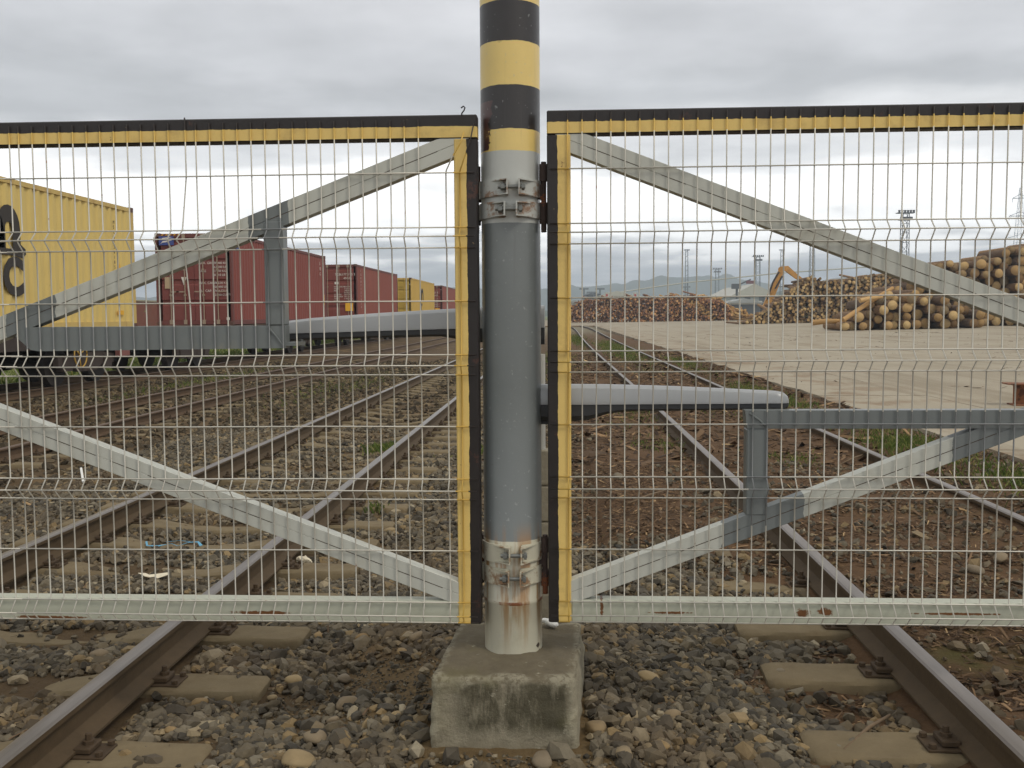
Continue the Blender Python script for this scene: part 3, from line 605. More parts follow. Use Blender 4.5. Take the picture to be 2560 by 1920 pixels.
def gate_leaf(side, zo, x_in, x_mid, x_out, label, px, patches, brk, wires, wmat, frm, stl, thr):
    """side -1 is the leaf left of the post, +1 right; x_in is the hinge edge"""
    root = empty('gate_leaf', (x_in, GY_, .33+zo), label, 'gate leaf')
    lo = min; T, B = 2.152+zo, .331+zo
    X0, X1 = sorted((x_in, x_out))
    def bar(n, x0, x1, z0, z1, mat, y0=TF, y1=TB): return MB().rbox(min(x0, x1), max(x0, x1), y0, y1, z0, z1, .004).build(n, mat, root)
    bar('top_rail', x_in, x_out, T-.083, T, frm); st = x_in+side*.083
    bar('stile', x_in, st, B, T-.083, stl); bar('stile', x_out, x_out-side*.083, B, T-.083, stl)
    bar('bottom_rail', st, x_out-side*.083, B, B+.084, BOTM); bar('middle_stile', x_mid-.04, x_mid+.04, B+.084, T-.083, BOTM)
    # diagonal braces, two flat tubes each with the weld seam between them
    for up in (1, -1):
        for h in (0, 1):
            xs_, xe = (st-side*.055, x_mid-side*.02) if h == 0 else (x_out-side*.03, x_mid+side*.02)
            if up == 1: za, zb_ = T-.083-.045, 1.245+zo+.055
            else: za, zb_ = B+.084+.040, 1.245+zo-.055
            if h == 0: za = (2.069 if up == 1 else .421)+zo
            mat = grey_mat('brace_grey', patches if (h == 0 and ((up == 1) == (side == -1))) else ())
            if h == 0 and up == -1 and side == 1: mat = grey_mat('brace_grey', patches)
            p = Vector((xs_, (TF+TB)/2+.0008, za)); q = Vector((xe, (TF+TB)/2+.0008, zb_)); d = (q-p).normalized(); u = Vector((-d.z, 0, d.x)); u = u if u.z > 0 else -u
            mb = MB()
            for o_ in (-1, 1): mb.beam(p+u*o_*.0201, q+u*o_*.0201, TB-TF-.004, .0396, up=u, b=.0012)
            part = mb.build('brace', mat, root)
            L_ = (q-p).length; a_ = .12
            while a_ < L_-.1:
                b_ = min(a_+random.uniform(.06, .30), L_-.1); MB().beam(p+d*a_, p+d*b_, TB-TF-.0032, .0022, up=u).build('weld_seam', SEAM, part); a_ = b_+random.uniform(.02, .16)
    brk(root)
    # wires
    Zt, Zb = T-(.016 if side < 0 else .010), B+.004; yk = lambda z: GY_-(DEPTH if z in FOLD else 0)
    pts = [(0, GY_, Zt)]
    for z in HW: pts.append((0, yk(z)+.0, z+zo))
    pts += [(0, GY_, Zb)]
    vm = MB().tube(pts, .0025, 6).mesh('vertical_wire', wmat, True)
    for i, xw_ in enumerate(wires): 
        o = bpy.data.objects.new('vertical_wire', vm); COL.objects.link(o); o.parent = root; o.location = Vector((xw_, 0, 0))-root.location
    pans = sorted(set(px))
    for a, b in px:
        hm = MB().tube([(a, 0, 0), (a+(b-a)*.33, .0012, .001), (a+(b-a)*.66, -.001, -.001), (b, 0, 0)], .0025, 6).mesh('horizontal_wire', wmat, True)
        for z in HW:
            o = bpy.data.objects.new('horizontal_wire', hm); COL.objects.link(o); o.parent = root
            o.location = Vector((0, yk(z)-.0045, z+zo+random.uniform(-.0012, .0012)))-root.location
    return root, wmat
def hinge(root, x, y, zs, xs_):
    for a, b in zs:
        mb = MB(); mb.lathe([(.0155, a), (.0155, b)], (x, y), 14); mb.lathe([(.010, a-.022), (.010, a-.002)], (x, y), 8)
        mb.box(min(x, xs_), max(x, xs_), y-.006, y+.006, a+.004, b-.004); mb.build('hinge', RUSTY, root, 'auto')
    mb = MB(); mb.lathe([(.0095, zs[-1][0]-.03), (.0095, zs[0][1]+.008)], (x, y), 10); mb.box(min(x, PCX), max(x, PCX), y-.007, y+.007, zs[-1][1]+.012, zs[0][0]-.012); mb.build('hinge_pin', RUSTY, root, 'auto')

# left leaf
wl_ = [-.352]+[-.397-.0497*k for k in range(1, 32)]; wl2 = [-1.972-.0497*k for k in range(0, 44)]
wl_ = [w for w in wl_ if w > -1.96]
bent_i = min(range(len(wl_)), key=lambda i: abs(wl_[i]+1.345))
WM_L = wire_mat('wire_paint_left', (-.328, -.374), 0, [(-1.062, -.988, 1.337, 1.80), (-1.96, -.985, 1.337, 1.417)])
def brk_left(root):
    mb = MB(); mb.rbox(-1.058, -.988, TF, TB, 1.419, 1.79, .004); mb.build('bracket_upright', DG, root)
    mb = MB(); mb.prism([(-1.985, 1.385), (-1.955, 1.42), (-1.93, 1.418), (-1.06, 1.418), (-.988, 1.418), (-.988, 1.337), (-1.90, 1.330), (-1.93, 1.335)], TF+.0022, TB-.002); p = mb.build('bracket_bar', DG, root)
    MB().tube([(-1.05, TF-.001, 1.415), (-1.02, TF-.001, 1.380), (-.995, TF-.001, 1.345)], .0035, 6).build('weld_seam', DG, p)
    MB().box(-1.0, -.955, TF+.01, TB+.09, 1.345, 1.357).build('bracket_tab', DG, root)
gl, wm = gate_leaf(-1, 0, -.290, -2.36, -4.05, 'gate leaf with two wires torn loose at its corner below a hook', [(-.300, -1.995), (-1.955, -4.04)],
                   [(-1.115, -.965), (-2.02, -1.83)], brk_left, [w for i, w in enumerate(wl_) if i != bent_i and w < -.46]+wl2, WM_L,
                   frame_mat('frame_top_left', 'top', 2.112, 1), frame_mat('frame_stile_left', 'stile', -.328, 1), 0)
# the bent wire and the two wires torn loose at the corner
def wire_pts(x, top, zmax): return top+[(x, GY_-(DEPTH if z in FOLD else 0), z) for z in HW if z < zmax]+[(x, GY_, .335)]
xb = wl_[bent_i]
MB().tube([(xb+.012, GY_, 2.156), (xb+.012, GY_, 1.95), (xb-.008, GY_, 1.76), (xb-.018, GY_-DEPTH, 1.725), (xb-.004, GY_, 1.688), (xb+.012, GY_, 1.50), (xb+.016, GY_, 1.312), (xb+.014, GY_-DEPTH, 1.275), (xb+.01, GY_, 1.239), (xb, GY_, 1.053)]+[(xb, GY_-(DEPTH if z in FOLD else 0), z) for z in HW if z < 1.0], .0026, 6).build('bent_wire', WM_L, gl, True)
MB().tube(wire_pts(-.4005, [(-.335, GY_-.006, 2.09), (-.347, GY_-.012, 2.05), (-.375, GY_-.012, 2.005), (-.399, GY_-.004, 1.957)], 1.955), .0026, 6).build('torn_wire', WM_L, gl, True)
MB().tube(wire_pts(-.352, [(-.300, GY_-.004, 2.12), (-.311, GY_-.014, 2.065), (-.330, GY_-.016, 2.01), (-.350, GY_-.006, 1.957)], 1.955), .0026, 6).build('torn_wire', WM_L, gl, True)
MB().tube([(-.343, GY_+.01, 2.146), (-.343, GY_+.006, 2.156), (-.334, GY_, 2.165), (-.331, GY_, 2.174), (-.336, GY_, 2.179), (-.345, GY_, 2.173)], .0027, 6).build('wire_hook', paint('hook_rust', lin(40, 34, 31)), gl, True)
hinge(gl, -.302, 3.50, [(1.93, 1.985), (1.775, 1.845)], -.296); hinge(gl, -.302, 3.50, [(.59, .64), (.46, .52)], -.296)
# right leaf
ZR = .014
wr = [.0265+.0499*k for k in range(0, 76)]
WM_R = wire_mat('wire_paint_right', (-.009, .032), ZR, [(.655, .735, .70, 1.105), (.655, 1.7, 1.045, 1.105), (1.32, 1.62, .93, 1.10)])
def brk_right(root):
    MB().rbox(.656, .731, TF, TB, .735, 1.044, .004).build('bracket_upright', DG, root)
    mb = MB(); mb.prism([(.650, 1.1095), (1.66, 1.1095), (1.66, 1.045), (.656, 1.045)], TF+.0012, TB-.002); p = mb.build('bracket_bar', DG, root)
    MB().tube([(.725, TF-.001, 1.05), (.70, TF-.001, 1.075), (.665, TF-.001, 1.10)], .0035, 6).build('weld_seam', DG, p)
gr, wm = gate_leaf(1, ZR-.005, -.046, 1.98, 3.72, 'gate leaf with an unbroken mesh standing in front of the log yard', [(-.036, 3.71)],
                   [(.575, .86), (1.37, 1.98)], brk_right, wr, WM_R, frame_mat('frame_top_right', 'top', 2.112+ZR-.005, 1), frame_mat('frame_stile_right', 'stile', -.009, -1), 0)
hinge(gr, -.0585, 3.465, [(1.925, 1.985), (1.775, 1.850)], -.044); hinge(gr, -.0585, 3.465, [(.585, .64), (.46, .52)], -.044)
# small stop that bears the far end of each leaf
for x, lab in ((-4.01, 'steel support stub under the far end of the torn gate leaf'), (3.68, 'steel support stub under the far end of the unbroken gate leaf')):
    tag(MB().box(x-.03, x+.03, 3.41, 3.46, -.3, .332 if x < 0 else .341).build('gate_stop', DG), lab, 'gate stop')

# ------------------------------------------------------------------ gate openers (tapered arms behind the leaves)
m = N('opener_cover', .34, .15, .5); m.color(m.vary(lin(160, 162, 163), .04, 3)); m.bump(m.noise(30), .03, .003); OPC = m.m
OPD = paint('opener_body', lin(58, 60, 63), .45, .1, 6, bs=.04); OPH = paint('opener_shaft', lin(120, 122, 120), .3, .1, metal=.7)
def opener(label, st, yc, tip, mount):
    """st: stations x, top, split, bottom, half depth"""
    root = empty('gate_opener', (st[0][0], yc, st[0][3]), label, 'gate opener')
    up, dn = [], []
    for x, t, s, b, w in st:
        h = t-s; up.append([(x, yc-w, s), (x, yc-w, s+h*.55), (x, yc-w*.86, s+h*.82), (x, yc-w*.55, t-h*.03), (x, yc, t), (x, yc+w*.55, t-h*.03), (x, yc+w*.86, s+h*.82), (x, yc+w, s+h*.55), (x, yc+w, s)])
        h = s-b; dn.append([(x, yc-w*.94, s-.0015), (x, yc+w*.94, s-.0015), (x, yc+w*.9, b+h*.3), (x, yc+w*.6, b), (x, yc-w*.6, b), (x, yc-w*.9, b+h*.3)])
    MB().loft(up).build('cover', OPC, root, 'auto'); MB().loft(dn).build('body', OPD, root, 'auto')
    xt, zt = tip; MB().lathe([(.013, zt-.035), (.013, zt+.02)], (xt, yc-.02), 12).build('front_pin', OPH, root, 'auto')
    x0, x1, z0, z1 = mount; MB().box(x0, x1, yc-.03, yc+.03, z0, z1).build('mounting_plate', OPD, root)
    return root
R_OP = [(-.13, 1.196, 1.124, 1.062, .052), (.03, 1.196, 1.124, 1.062, .052), (.10, 1.1955, 1.124, 1.066, .052), (.17, 1.195, 1.124, 1.088, .051), (.24, 1.193, 1.1245, 1.098, .05), (.40, 1.188, 1.125, 1.099, .047), (.65, 1.176, 1.1255, 1.101, .042), (.78, 1.169, 1.126, 1.102, .038), (.808, 1.164, 1.126, 1.103, .034), (.822, 1.152, 1.126, 1.107, .026), (.828, 1.138, 1.126, 1.114, .015)]
opener('tapered grey opener arm resting over the bracket corner of the unbroken leaf', R_OP, 3.535, (.70, 1.125), (-.17, -.02, 1.05, 1.06))
L_OP = [(-.06, 1.486, 1.404, 1.340, .052), (-.20, 1.486, 1.404, 1.340, .052), (-.33, 1.480, 1.402, 1.352, .052), (-.45, 1.474, 1.400, 1.372, .051), (-.7, 1.461, 1.394, 1.368, .048), (-.95, 1.444, 1.388, 1.360, .043), (-1.04, 1.434, 1.386, 1.358, .036), (-1.055, 1.415, 1.386, 1.365, .02)]
opener('tapered grey opener arm behind the torn-wire leaf', L_OP, 3.635, (-.985, 1.372), (-.25, -.08, 1.33, 1.339))

# ------------------------------------------------------------------ small things close to the gate
m = N('weathered_concrete', .9); m.color(m.mix(m.noise(14, detail=8, rough=.7), lin(128, 118, 98), lin(176, 168, 148))); m.bump(m.noise(40, detail=6), .6, .01); WCON = m.m
wp = empty('marker_post', (-.07, 4.05, 0), 'weathered concrete post with a thin white pipe on top behind the striped post', 'post')
mb = MB(); rr = random.Random(2)
for k in range(7): a = rr.uniform(-.004, .004); mb.rbox(-.106+a, -.046+a, 4.02, 4.09, -.2+.155*k, -.2+.155*(k+1)-.004, .006)
mb.build('shaft', WCON, wp); MB().tube([(-.082, 4.055, .85), (-.082, 4.055, 1.285)], .017, 12).build('pipe', paint('white_pipe', lin(188, 186, 178), .5, .1), wp, 'auto')
def crumple(name, loc, s, mat, label, cat, seed, sq=(1, 1, .6)):
    D, F = ico(3); rr = np.random.default_rng(seed); k = rr.normal(size=(6, 3))*3.2; ph = rr.uniform(0, 6, 6)
    r = 1+.32*np.sum(np.sin(D @ k.T+ph), 1)/2.2; o = np_obj(name, D*r[:, None]*np.array(sq)*s, F, mat); o.location = loc; return tag(o, label, cat)
WHT = paint('white_plastic', lin(226, 226, 222), .6, .05)
crumple('plastic_scrap', (-.052, 3.70, .245), .026, WHT, 'white crumpled plastic scrap on the concrete block behind the post', 'litter', 1)
PAP = paint('paper', lin(214, 204, 180), .8, .1)
def strip(name, pts, w, mat, label, cat, seed=0, th=.002):
    mb = MB(); rr = random.Random(seed); rings = []
    for i, p in enumerate(pts):
        a = pts[max(i-1, 0)]; b = pts[min(i+1, len(pts)-1)]; d = Vector(b)-Vector(a); s = Vector((d.y, -d.x, rr.uniform(-.4, .4)*d.length)).normalized()*w/2*rr.uniform(.6, 1.1); p = Vector(p)
        rings.append([p-s, p+s, p+s+Vector((0, 0, th)), p-s+Vector((0, 0, th))])
    mb.loft(rings); return tag(mb.build(name, mat), label, cat)
def gp(x, y, dz): return (x, y, float(gz(x, y))+dz)
BLU = paint('blue_tape', lin(92, 158, 188), .5, .1)
strip('blue_tape', [gp(*q) for q in [(-2.87, 6.42, .05), (-2.83, 6.34, .035), (-2.74, 6.31, .04), (-2.66, 6.34, .05), (-2.60, 6.30, .04), (-2.54, 6.34, .055), (-2.47, 6.33, .06), (-2.43, 6.28, .045)]], .02, BLU, 'strip of blue plastic tape between the rails of the shiny track', 'tape', 4)
strip('blue_tape', [gp(*q) for q in [(-2.72, 6.40, .05), (-2.63, 6.41, .055), (-2.55, 6.385, .05)]], .016, BLU, 'short torn piece of blue plastic tape lying beside the longer strip', 'tape', 5)
strip('paper_scrap', [gp(*q) for q in [(-2.52, 5.56, .05), (-2.47, 5.52, .045), (-2.41, 5.53, .04), (-2.35, 5.55, .055)]], .05, PAP, 'torn scrap of white paper lying between the rails', 'paper', 6)
crumple('paper_ball', gp(-1.635, 5.93, .075), .032, PAP, 'crumpled white paper beside the inner rail of the shiny track', 'paper', 3, (1.3, .8, .8))
tag(MB().tube([gp(-4.67, 9.08, .05), gp(-4.80, 9.30, .16)], .012, 6).build('plastic_rod', WHT), 'short white plastic rod lying on ballast past the shiny track', 'rod')
m = N('cobble', .8, 0, .35); r = m.objrand(); c = m.ramp(r, [(0, lin(128, 104, 68)), (.35, lin(140, 118, 82)), (.6, lin(118, 106, 88)), (.85, lin(150, 130, 94)), (1, lin(104, 95, 80))]); m.color(m.vary(c, .25, 22)); m.bump(m.noise(70, detail=5), .25, .004); COB = m.m
cobp, FCb = stone_protos(3, 8, (8, 12), .68, .38)
cobm = [np_mesh('cobble', v*np.array([1.25, .9, .62]), FCb, COB, smooth=True) for v in cobp]
for px_, py_, s in [(867, 1755, .050), (735, 1705, .050), (860, 1690, .040), (1045, 1597, .048), (790, 1845, .055), (500, 1757, .045), (833, 1800, .026), (1005, 1637, .034), (680, 1745, .026), (1490, 1825, .050), (1680, 1795, .034), (1620, 1700, .045), (990, 1790, .024), (745, 1905, .065), (1355, 1905, .046), (1560, 1890, .04), (1650, 1870, .036),
                   (975, 1333, .05), (2290, 1640, .045), (1950, 1690, .034), (250, 1640, .05), (2440, 1425, .05), (2500, 1400, .055), (1545, 1190, .06), (905, 1600, .042), (795, 1590, .036), (1830, 1830, .034), (430, 1830, .03), (1790, 1655, .026), (1860, 1622, .03)]:
    s *= .82; p = on_z(px_, py_, 0.0); p = on_z(px_, py_, float(gz(p.x, p.y))+s*.3); z = float(gz(p.x, p.y))
    o = inst('cobble', random.choice(cobm), (p.x, p.y, z+s*.34+.008), None, (random.uniform(-.2, .2), random.uniform(-.2, .2), random.uniform(0, 6)), s)
    tag(o, 'pale rounded cobble lying among the darker ballast', 'stone', 'rounded cobbles among the ballast')
STK = paint('stick_bark', lin(110, 92, 70), .9, .25, 30)
for i, (a, b, r, lab) in enumerate([((2110, 1815), (2226, 1722), .007, 'bent grey stick lying inside the sunken track by the gate'), ((2150, 1905), (2280, 1885), .012, 'flat weathered splinter resting against the nearest sunken sleeper'), ((1570, 1285), (1665, 1252), .008, 'long pale straw-coloured stick on bark beyond the gate'), ((2100, 1160), (2165, 1143), .008, 'thin forked twig between the sunken rails')]):
    pa, pb = on_z(*a, .05 if a[0] > 1900 else 0), on_z(*b, .05 if a[0] > 1900 else 0); za, zb_ = float(gz(pa.x, pa.y))+.02, float(gz(pb.x, pb.y))+.03
    mid_ = (pa+pb)/2; tag(MB().tube([(pa.x, pa.y, za), (mid_.x+.01, mid_.y+.02, (za+zb_)/2+.008), (pb.x, pb.y, zb_)], [r*.7, r, r*.8], 7).build('stick', STK, None, True), lab, 'stick')
IB = paint('beam_rust', lin(124, 78, 48), .85, .3, 8, rust=.25, rcol=lin(84, 52, 36))
bz = float(yz(6.2)); ib = empty('steel_beam', (6.14, 13.4, bz), 'rusty steel I-beam lying on the concrete yard edge', 'steel beam')
mb = MB(); L = Vector((.99, -.12, 0)).normalized(); Mx = Matrix.Translation((6.14, 13.4, bz)) @ Matrix.Rotation(math.atan2(L.y, L.x), 4, 'Z')
mb.box(0, 2.4, -.15, .15, 0, .016, 0, Mx); mb.box(-.08, 2.4, -.15, .15, .284, .300, 0, Mx); mb.box(.03, 2.4, -.006, .006, .016, .284, 0, Mx); mb.box(.62, .63, -.14, -.006, .016, .284, 0, Mx); mb.build('beam', IB, ib)

# ------------------------------------------------------------------ container train
CX0, CW, CH_, CZ0 = -10.33, 2.438, 2.896, 1.20     # near side, width, height, floor level
def cont_mat(name, col, dirt, streakc, amt=.5):
    m = N(name, .6, 0, .35); c = m.vary(col, .08, 1.2)
    c = m.mix(m.math('MULTIPLY', m.step(m.noise(1, detail=7, rough=.65, sc=(2, 2.2, .35)), .5, .75), amt), c, streakc)
    c = m.mix(m.math('MULTIPLY', m.step(m.noise(3.5, detail=8, rough=.72), .62, .70), .6), c, dirt); m.color(c); m.bump(m.noise(3, detail=3), .1, .02); return m.m
CY = cont_mat('container_yellow', lin(212, 186, 112), lin(160, 132, 80), lin(196, 168, 98), .35); CYE = cont_mat('container_yellow_frame', lin(200, 172, 102), lin(120, 84, 52), lin(150, 108, 66), .7)
CRD = cont_mat('container_maroon', lin(118, 62, 56), lin(92, 52, 46), lin(130, 78, 68)); CRE = cont_mat('container_maroon_frame', lin(104, 58, 52), lin(80, 48, 42), lin(126, 80, 70))
CRS = cont_mat('container_red', lin(130, 70, 61), lin(116, 60, 54), lin(144, 80, 69)); CRT = cont_mat('container_rust_red', lin(136, 76, 64), lin(120, 66, 56), lin(150, 86, 72))
CRT2 = cont_mat('container_door_red', lin(122, 62, 53), lin(100, 48, 42), lin(120, 56, 48)); CY2 = cont_mat('container_mustard', lin(196, 162, 80), lin(150, 118, 58), lin(182, 148, 70)); CY2D = cont_mat('container_mustard_door', lin(176, 148, 62), lin(136, 110, 48), lin(166, 136, 56))
TXW = paint('lettering_white', lin(214, 206, 196), .7, .15, 20); TXB = paint('lettering_black', lin(52, 46, 40), .7, .15, 8); TXY = paint('placard_yellow', lin(226, 170, 40), .6, .08); TXBL = paint('logo_blue', lin(56, 70, 132), .6, .08)
TXD = paint('lettering_olive', lin(120, 98, 40), .7, .1); BEI = paint('placard_beige', lin(176, 154, 124), .7, .12, 8); BARM = paint('lock_bar', lin(150, 132, 112), .6, .15, 10, rust=.1)
CAST = paint('corner_casting', lin(92, 64, 54), .7, .2, 6)
SIDE = Matrix(((0, 0, 1, 0), (1, 0, 0, 0), (0, 1, 0, 0), (0, 0, 0, 1)))           # letters on the side facing the camera (+x): run along +y
FRONT = Matrix(((1, 0, 0, 0), (0, 0, -1, 0), (0, 1, 0, 0), (0, 0, 0, 1)))         # letters on the door end (-y)
def side_m(y, z, d=.006): return Matrix.Translation((CX0+d, y, z)) @ SIDE
def front_m(y, x, z, d=.006): return Matrix.Translation((x, y-d, z)) @ FRONT
def container(label, y0, y1, side_mat, door_mat, frame_mat_, door=True, bars=True, barm=BARM):
    xn, xf = CX0, CX0-CW; z0, z1 = CZ0, CZ0+CH_
    root = empty('shipping_container', ((xn+xf)/2, y0, z0), label, 'shipping container')
    def corr(x, s):
        prof = []; yy = y0+.16; p = .278; dd = .036
        while yy+p < y1-.16:
            prof += [(yy, 0), (yy+.072, 0), (yy+.140, dd), (yy+.210, dd)]; yy += p
        prof += [(yy, 0), (y1-.16, 0)]
        mb = MB(); zb, zt = z0+.16, z1-.11
        vs = [(x-s*(.012+d), yv, z) for z in (zb, zt) for yv, d in prof]; n = len(prof)
        mb.add(vs, [(k, k+1, n+k+1, n+k) for k in range(n-1)]); return mb.build('side_panel', side_mat, root)
    corr(xn, 1); corr(xf, -1)
    for x, s in ((xn, 1), (xf, -1)):
        a, b = sorted((x, x-s*.06)); MB().box(a, b, y0+.16, y1-.16, z1-.112, z1-.02).build('top_rail', frame_mat_, root); MB().box(a, b, y0+.16, y1-.16, z0+.02, z0+.162).build('bottom_rail', frame_mat_, root)
        for ya in (y0, y1-.16): MB().box(a-(.06 if s < 0 else 0)*0, b, ya+.004, ya+.156, z0+.118, z1-.118).build('corner_post', frame_mat_, root)
        for ya in (y0, y1-.178):
            for zz in (z0, z1-.118):
                a2, b2 = sorted((x+s*.004, x-s*.162)); MB().rbox(a2, b2, ya-.004, ya+.178, zz, zz+.118, .008).build('corner_casting', CAST, root)
    mb = MB(); n = 40; prof = []
    for k in range(n+1): prof.append((y0+.10+(y1-y0-.2)*k/n, z1-.03+(.012 if k % 2 else 0)))
    mb.add([(x, y, z) for x in (xf+.05, xn-.05) for y, z in prof], [(k, k+1, n+1+k+1, n+1+k) for k in range(n)]); mb.build('roof', frame_mat_, root)
    MB().box(xf+.05, xn-.05, y0+.05, y1-.05, z0+.03, z0+.14).build('floor', CAST, root)
    MB().box(xf+.16, xn-.16, y1-.07, y1-.03, z0+.118, z1-.05).build('end_wall', frame_mat_, root)
    MB().box(xf+.162, xn-.162, y0+.02, y0+.12, z1-.14, z1-.015).build('header', frame_mat_, root); MB().box(xf+.162, xn-.162, y0+.02, y0+.12, z0+.02, z0+.15).build('sill', frame_mat_, root)
    for k in (0, 1):
        xa = xf+.165+k*(CW-.33)/2; xb_ = xa+(CW-.33)/2-.01; mb = MB(); prof = []; H = z1-.145-(z0+.155); zz = z0+.155
        nrib = 4
        for r in range(nrib):
            a = zz+H*r/nrib; prof += [(.055, a), (.055, a+H/nrib*.70), (.09, a+H/nrib*.76), (.09, a+H/nrib*.94)]
        prof += [(.055, zz+H)]
        n = len(prof); mb.add([(x, y0+d, z) for x in (xa, xb_) for d, z in prof], [(q, q+1, n+q+1, n+q) for q in range(n-1)])
        d_ = mb.build('door', door_mat, root)
        if bars:
            for f in (.28, .72):
                xb2 = xa+(xb_-xa)*f; bb = MB(); bb.tube([(xb2, y0+.02, z0+.05), (xb2, y0+.02, z1-.06)], .018, 8)
                for zz2 in (z0+.10, z1-.10): bb.box(xb2-.05, xb2+.05, y0-.012, y0+.05, zz2-.07, zz2+.07)
                for zz2 in (z0+.95, z0+1.75): bb.box(xb2-.035, xb2+.035, y0+.0, y0+.06, zz2-.03, zz2+.03)
                bb.build('lock_bar', barm, d_)
                MB().beam((xb2, y0-.01, z0+1.05), (xb2+(.28 if k == 0 else -.28)*(1 if f < .5 else -1), y0-.01, z0+1.06), .02, .035).build('handle', barm, d_)
    return root
def placard(root, x0, x1, z0, z1, y, mat, d=.008): return MB().box(x0, x1, y-d, y-d+.004, z0, z1).build('placard', mat, root)
def splacard(root, y0, y1, z0, z1, mat): return MB().box(CX0+.004, CX0+.008, y0, y1, z0, z1).build('placard', mat, root)
c1 = container('large yellow container at the end of the train with black letters on its side', 10.8, 23.0, CY, CY, CYE, bars=False)
# the big m over SC: stems and arches of the m drawn as a polygon set
def arch(mb, ya, yb, zb, zt, w):
    pts = []; n = 10; cy = (ya+yb)/2; ro = (yb-ya)/2; zc_ = zt-ro*1.15
    out = [(cy-ro*math.cos(math.pi*k/n), zc_+ro*1.15*math.sin(math.pi*k/n)) for k in range(n+1)]; ri = ro-w; inn = [(cy-ri*math.cos(math.pi*k/n), zc_+ri*1.0*math.sin(math.pi*k/n)) for k in range(n+1)]
    o = [(ya, zb)]+out+[(yb, zb)]; i = [(ya+w, zb)]+inn+[(yb-w, zb)]; m_ = len(o)
    mb.add([(CX0+x, y, z) for x in (.002, .007) for y, z in o+i], [(k, k+1, m_+k+1, m_+k) for k in range(m_-1)]+[(2*m_+k, 2*m_+k+1, 3*m_+k+1, 3*m_+k) for k in range(m_-1)])
mb = MB(); arch(mb, 16.62, 17.50, 2.66, 3.56, .25); arch(mb, 17.28, 18.04, 2.66, 3.58, .26)
mb.add([(CX0+.0072, y, z) for y, z in [(17.80, 2.66), (17.80, 2.82), (18.04, 2.86), (18.20, 2.78), (18.21, 2.68), (18.08, 2.60), (17.92, 2.62)]], [tuple(range(7))]); mb.add([(CX0+.0074, y, z) for y, z in [(16.3, 2.64), (16.3, 2.76), (17.9, 2.76), (17.9, 2.64)]], [(0, 1, 2, 3)])
mb.build('lettering', TXB, c1)
text('S', .98, TXB, side_m(16.74, 1.91), c1, bold=.035); text('C', .95, TXB, side_m(17.42, 1.92), c1, bold=.045)
for i, ch in enumerate('MSCU7241859'): text(ch, .11, TXB, side_m(21.9, 3.62-.115*i), c1)
MB().add([(CX0+.006, y, z) for y, z in [(22.02, 2.42), (22.32, 2.42), (22.17, 2.74)]], [(0, 1, 2)]).build('placard', TXY, c1); splacard(c1, 22.0, 22.3, 1.52, 1.62, TXY)
c2 = container('maroon container with a blue and white logo on its door end', 29.9, 42.1, CRS, CRD, CRE)
y0 = 29.9; xl = CX0-CW
placard(c2, xl+.14, xl+.62, 3.72, 4.00, y0, TXBL, .02); 
for k in range(2): MB().add([(xl+.18+.02*k, y0-.024, 3.74+.12*k), (xl+.25, y0-.024, 3.80+.12*k), (xl+.40, y0-.024, 3.82+.11*k), (xl+.58, y0-.024, 3.88+.09*k), (xl+.42, y0-.024, 3.865+.10*k), (xl+.26, y0-.024, 3.845+.10*k)], [(0, 1, 2, 5), (5, 2, 3, 4)]).build('logo_stripe', TXW, c2)
for k in range(5): MB().add([(xl+.2+.13*k, y0+.012, 4.025), (xl+.25+.13*k, y0+.012, 4.025), (xl+.29+.13*k, y0+.012, 4.065), (xl+.24+.13*k, y0+.012, 4.065)], [(0, 1, 2, 3)]).build('hazard_stripe', TXY, c2)
placard(c2, xl+.27, xl+.46, 2.36, 2.72, y0+.04, BEI); MB().add([(xl+.80, y0+.03, 2.72), (xl+.98, y0+.03, 2.72), (xl+.88, y0+.03, 2.46)], [(0, 1, 2)]).build('placard', TXW, c2); placard(c2, xl+2.24, xl+2.34, 1.36, 1.44, y0, TXW)
rows = [('MAX. GROSS', '30.480 KG'), ('', '67.200 LB'), ('TARE', '3.950 KG'), ('', '8.710 LB'), ('', ''), ('MAX. CARGO', '26.530 KG'), ('', '58.490 LB'), ('CU. CAP.', '76.4 CU.M'), ('', '2.700 CU.FT')]
for i, (a, b) in enumerate(rows):
    if a: text(a, .105, TXW, front_m(y0+.048, xl+1.36, 3.12-.125*i), c2)
    if b: text(b, .10, TXW, front_m(y0+.048, xl+1.86, 3.12-.125*i), c2)
MB().box(CX0+.004, CX0+.008, 30.3, 30.62, 3.62, 3.78).build('placard', TXBL, c2)
for k in range(3): MB().add([(CX0+.009, 30.28, 3.86+.1*k), (CX0+.009, 30.60, 3.90+.1*k), (CX0+.009, 30.60, 3.96+.1*k), (CX0+.009, 30.28, 3.92+.1*k)], [(0, 1, 2, 3)]).build('logo_stripe', TXW, c2)
for i, ch in enumerate(['5', 'RS', 'G']): text(ch, .2, TXW, side_m(41.0, 3.65-.22*i), c2)
splacard(c2, 41.55, 41.75, 1.95, 2.4, TXY)
c3 = container('rust-red container with white lettering and a yellow placard on its doors', 48.6, 60.8, CRT, CRT2, CRE)
y0 = 48.6
placard(c3, xl+1.82, xl+2.22, 1.72, 2.12, y0, TXY)
text('TGBU', .16, TXW, front_m(y0+.04, xl+1.30, 3.52), c3); text('773195 3', .16, TXW, front_m(y0+.04, xl+1.74, 3.52), c3); text('45G1', .16, TXW, front_m(y0+.04, xl+1.74, 3.33), c3)
placard(c3, xl+1.28, xl+1.48, 3.08, 3.2, y0+.04, TXW); text('O', .30, TXW, front_m(y0+.04, xl+.28, 3.42), c3, bold=.012)
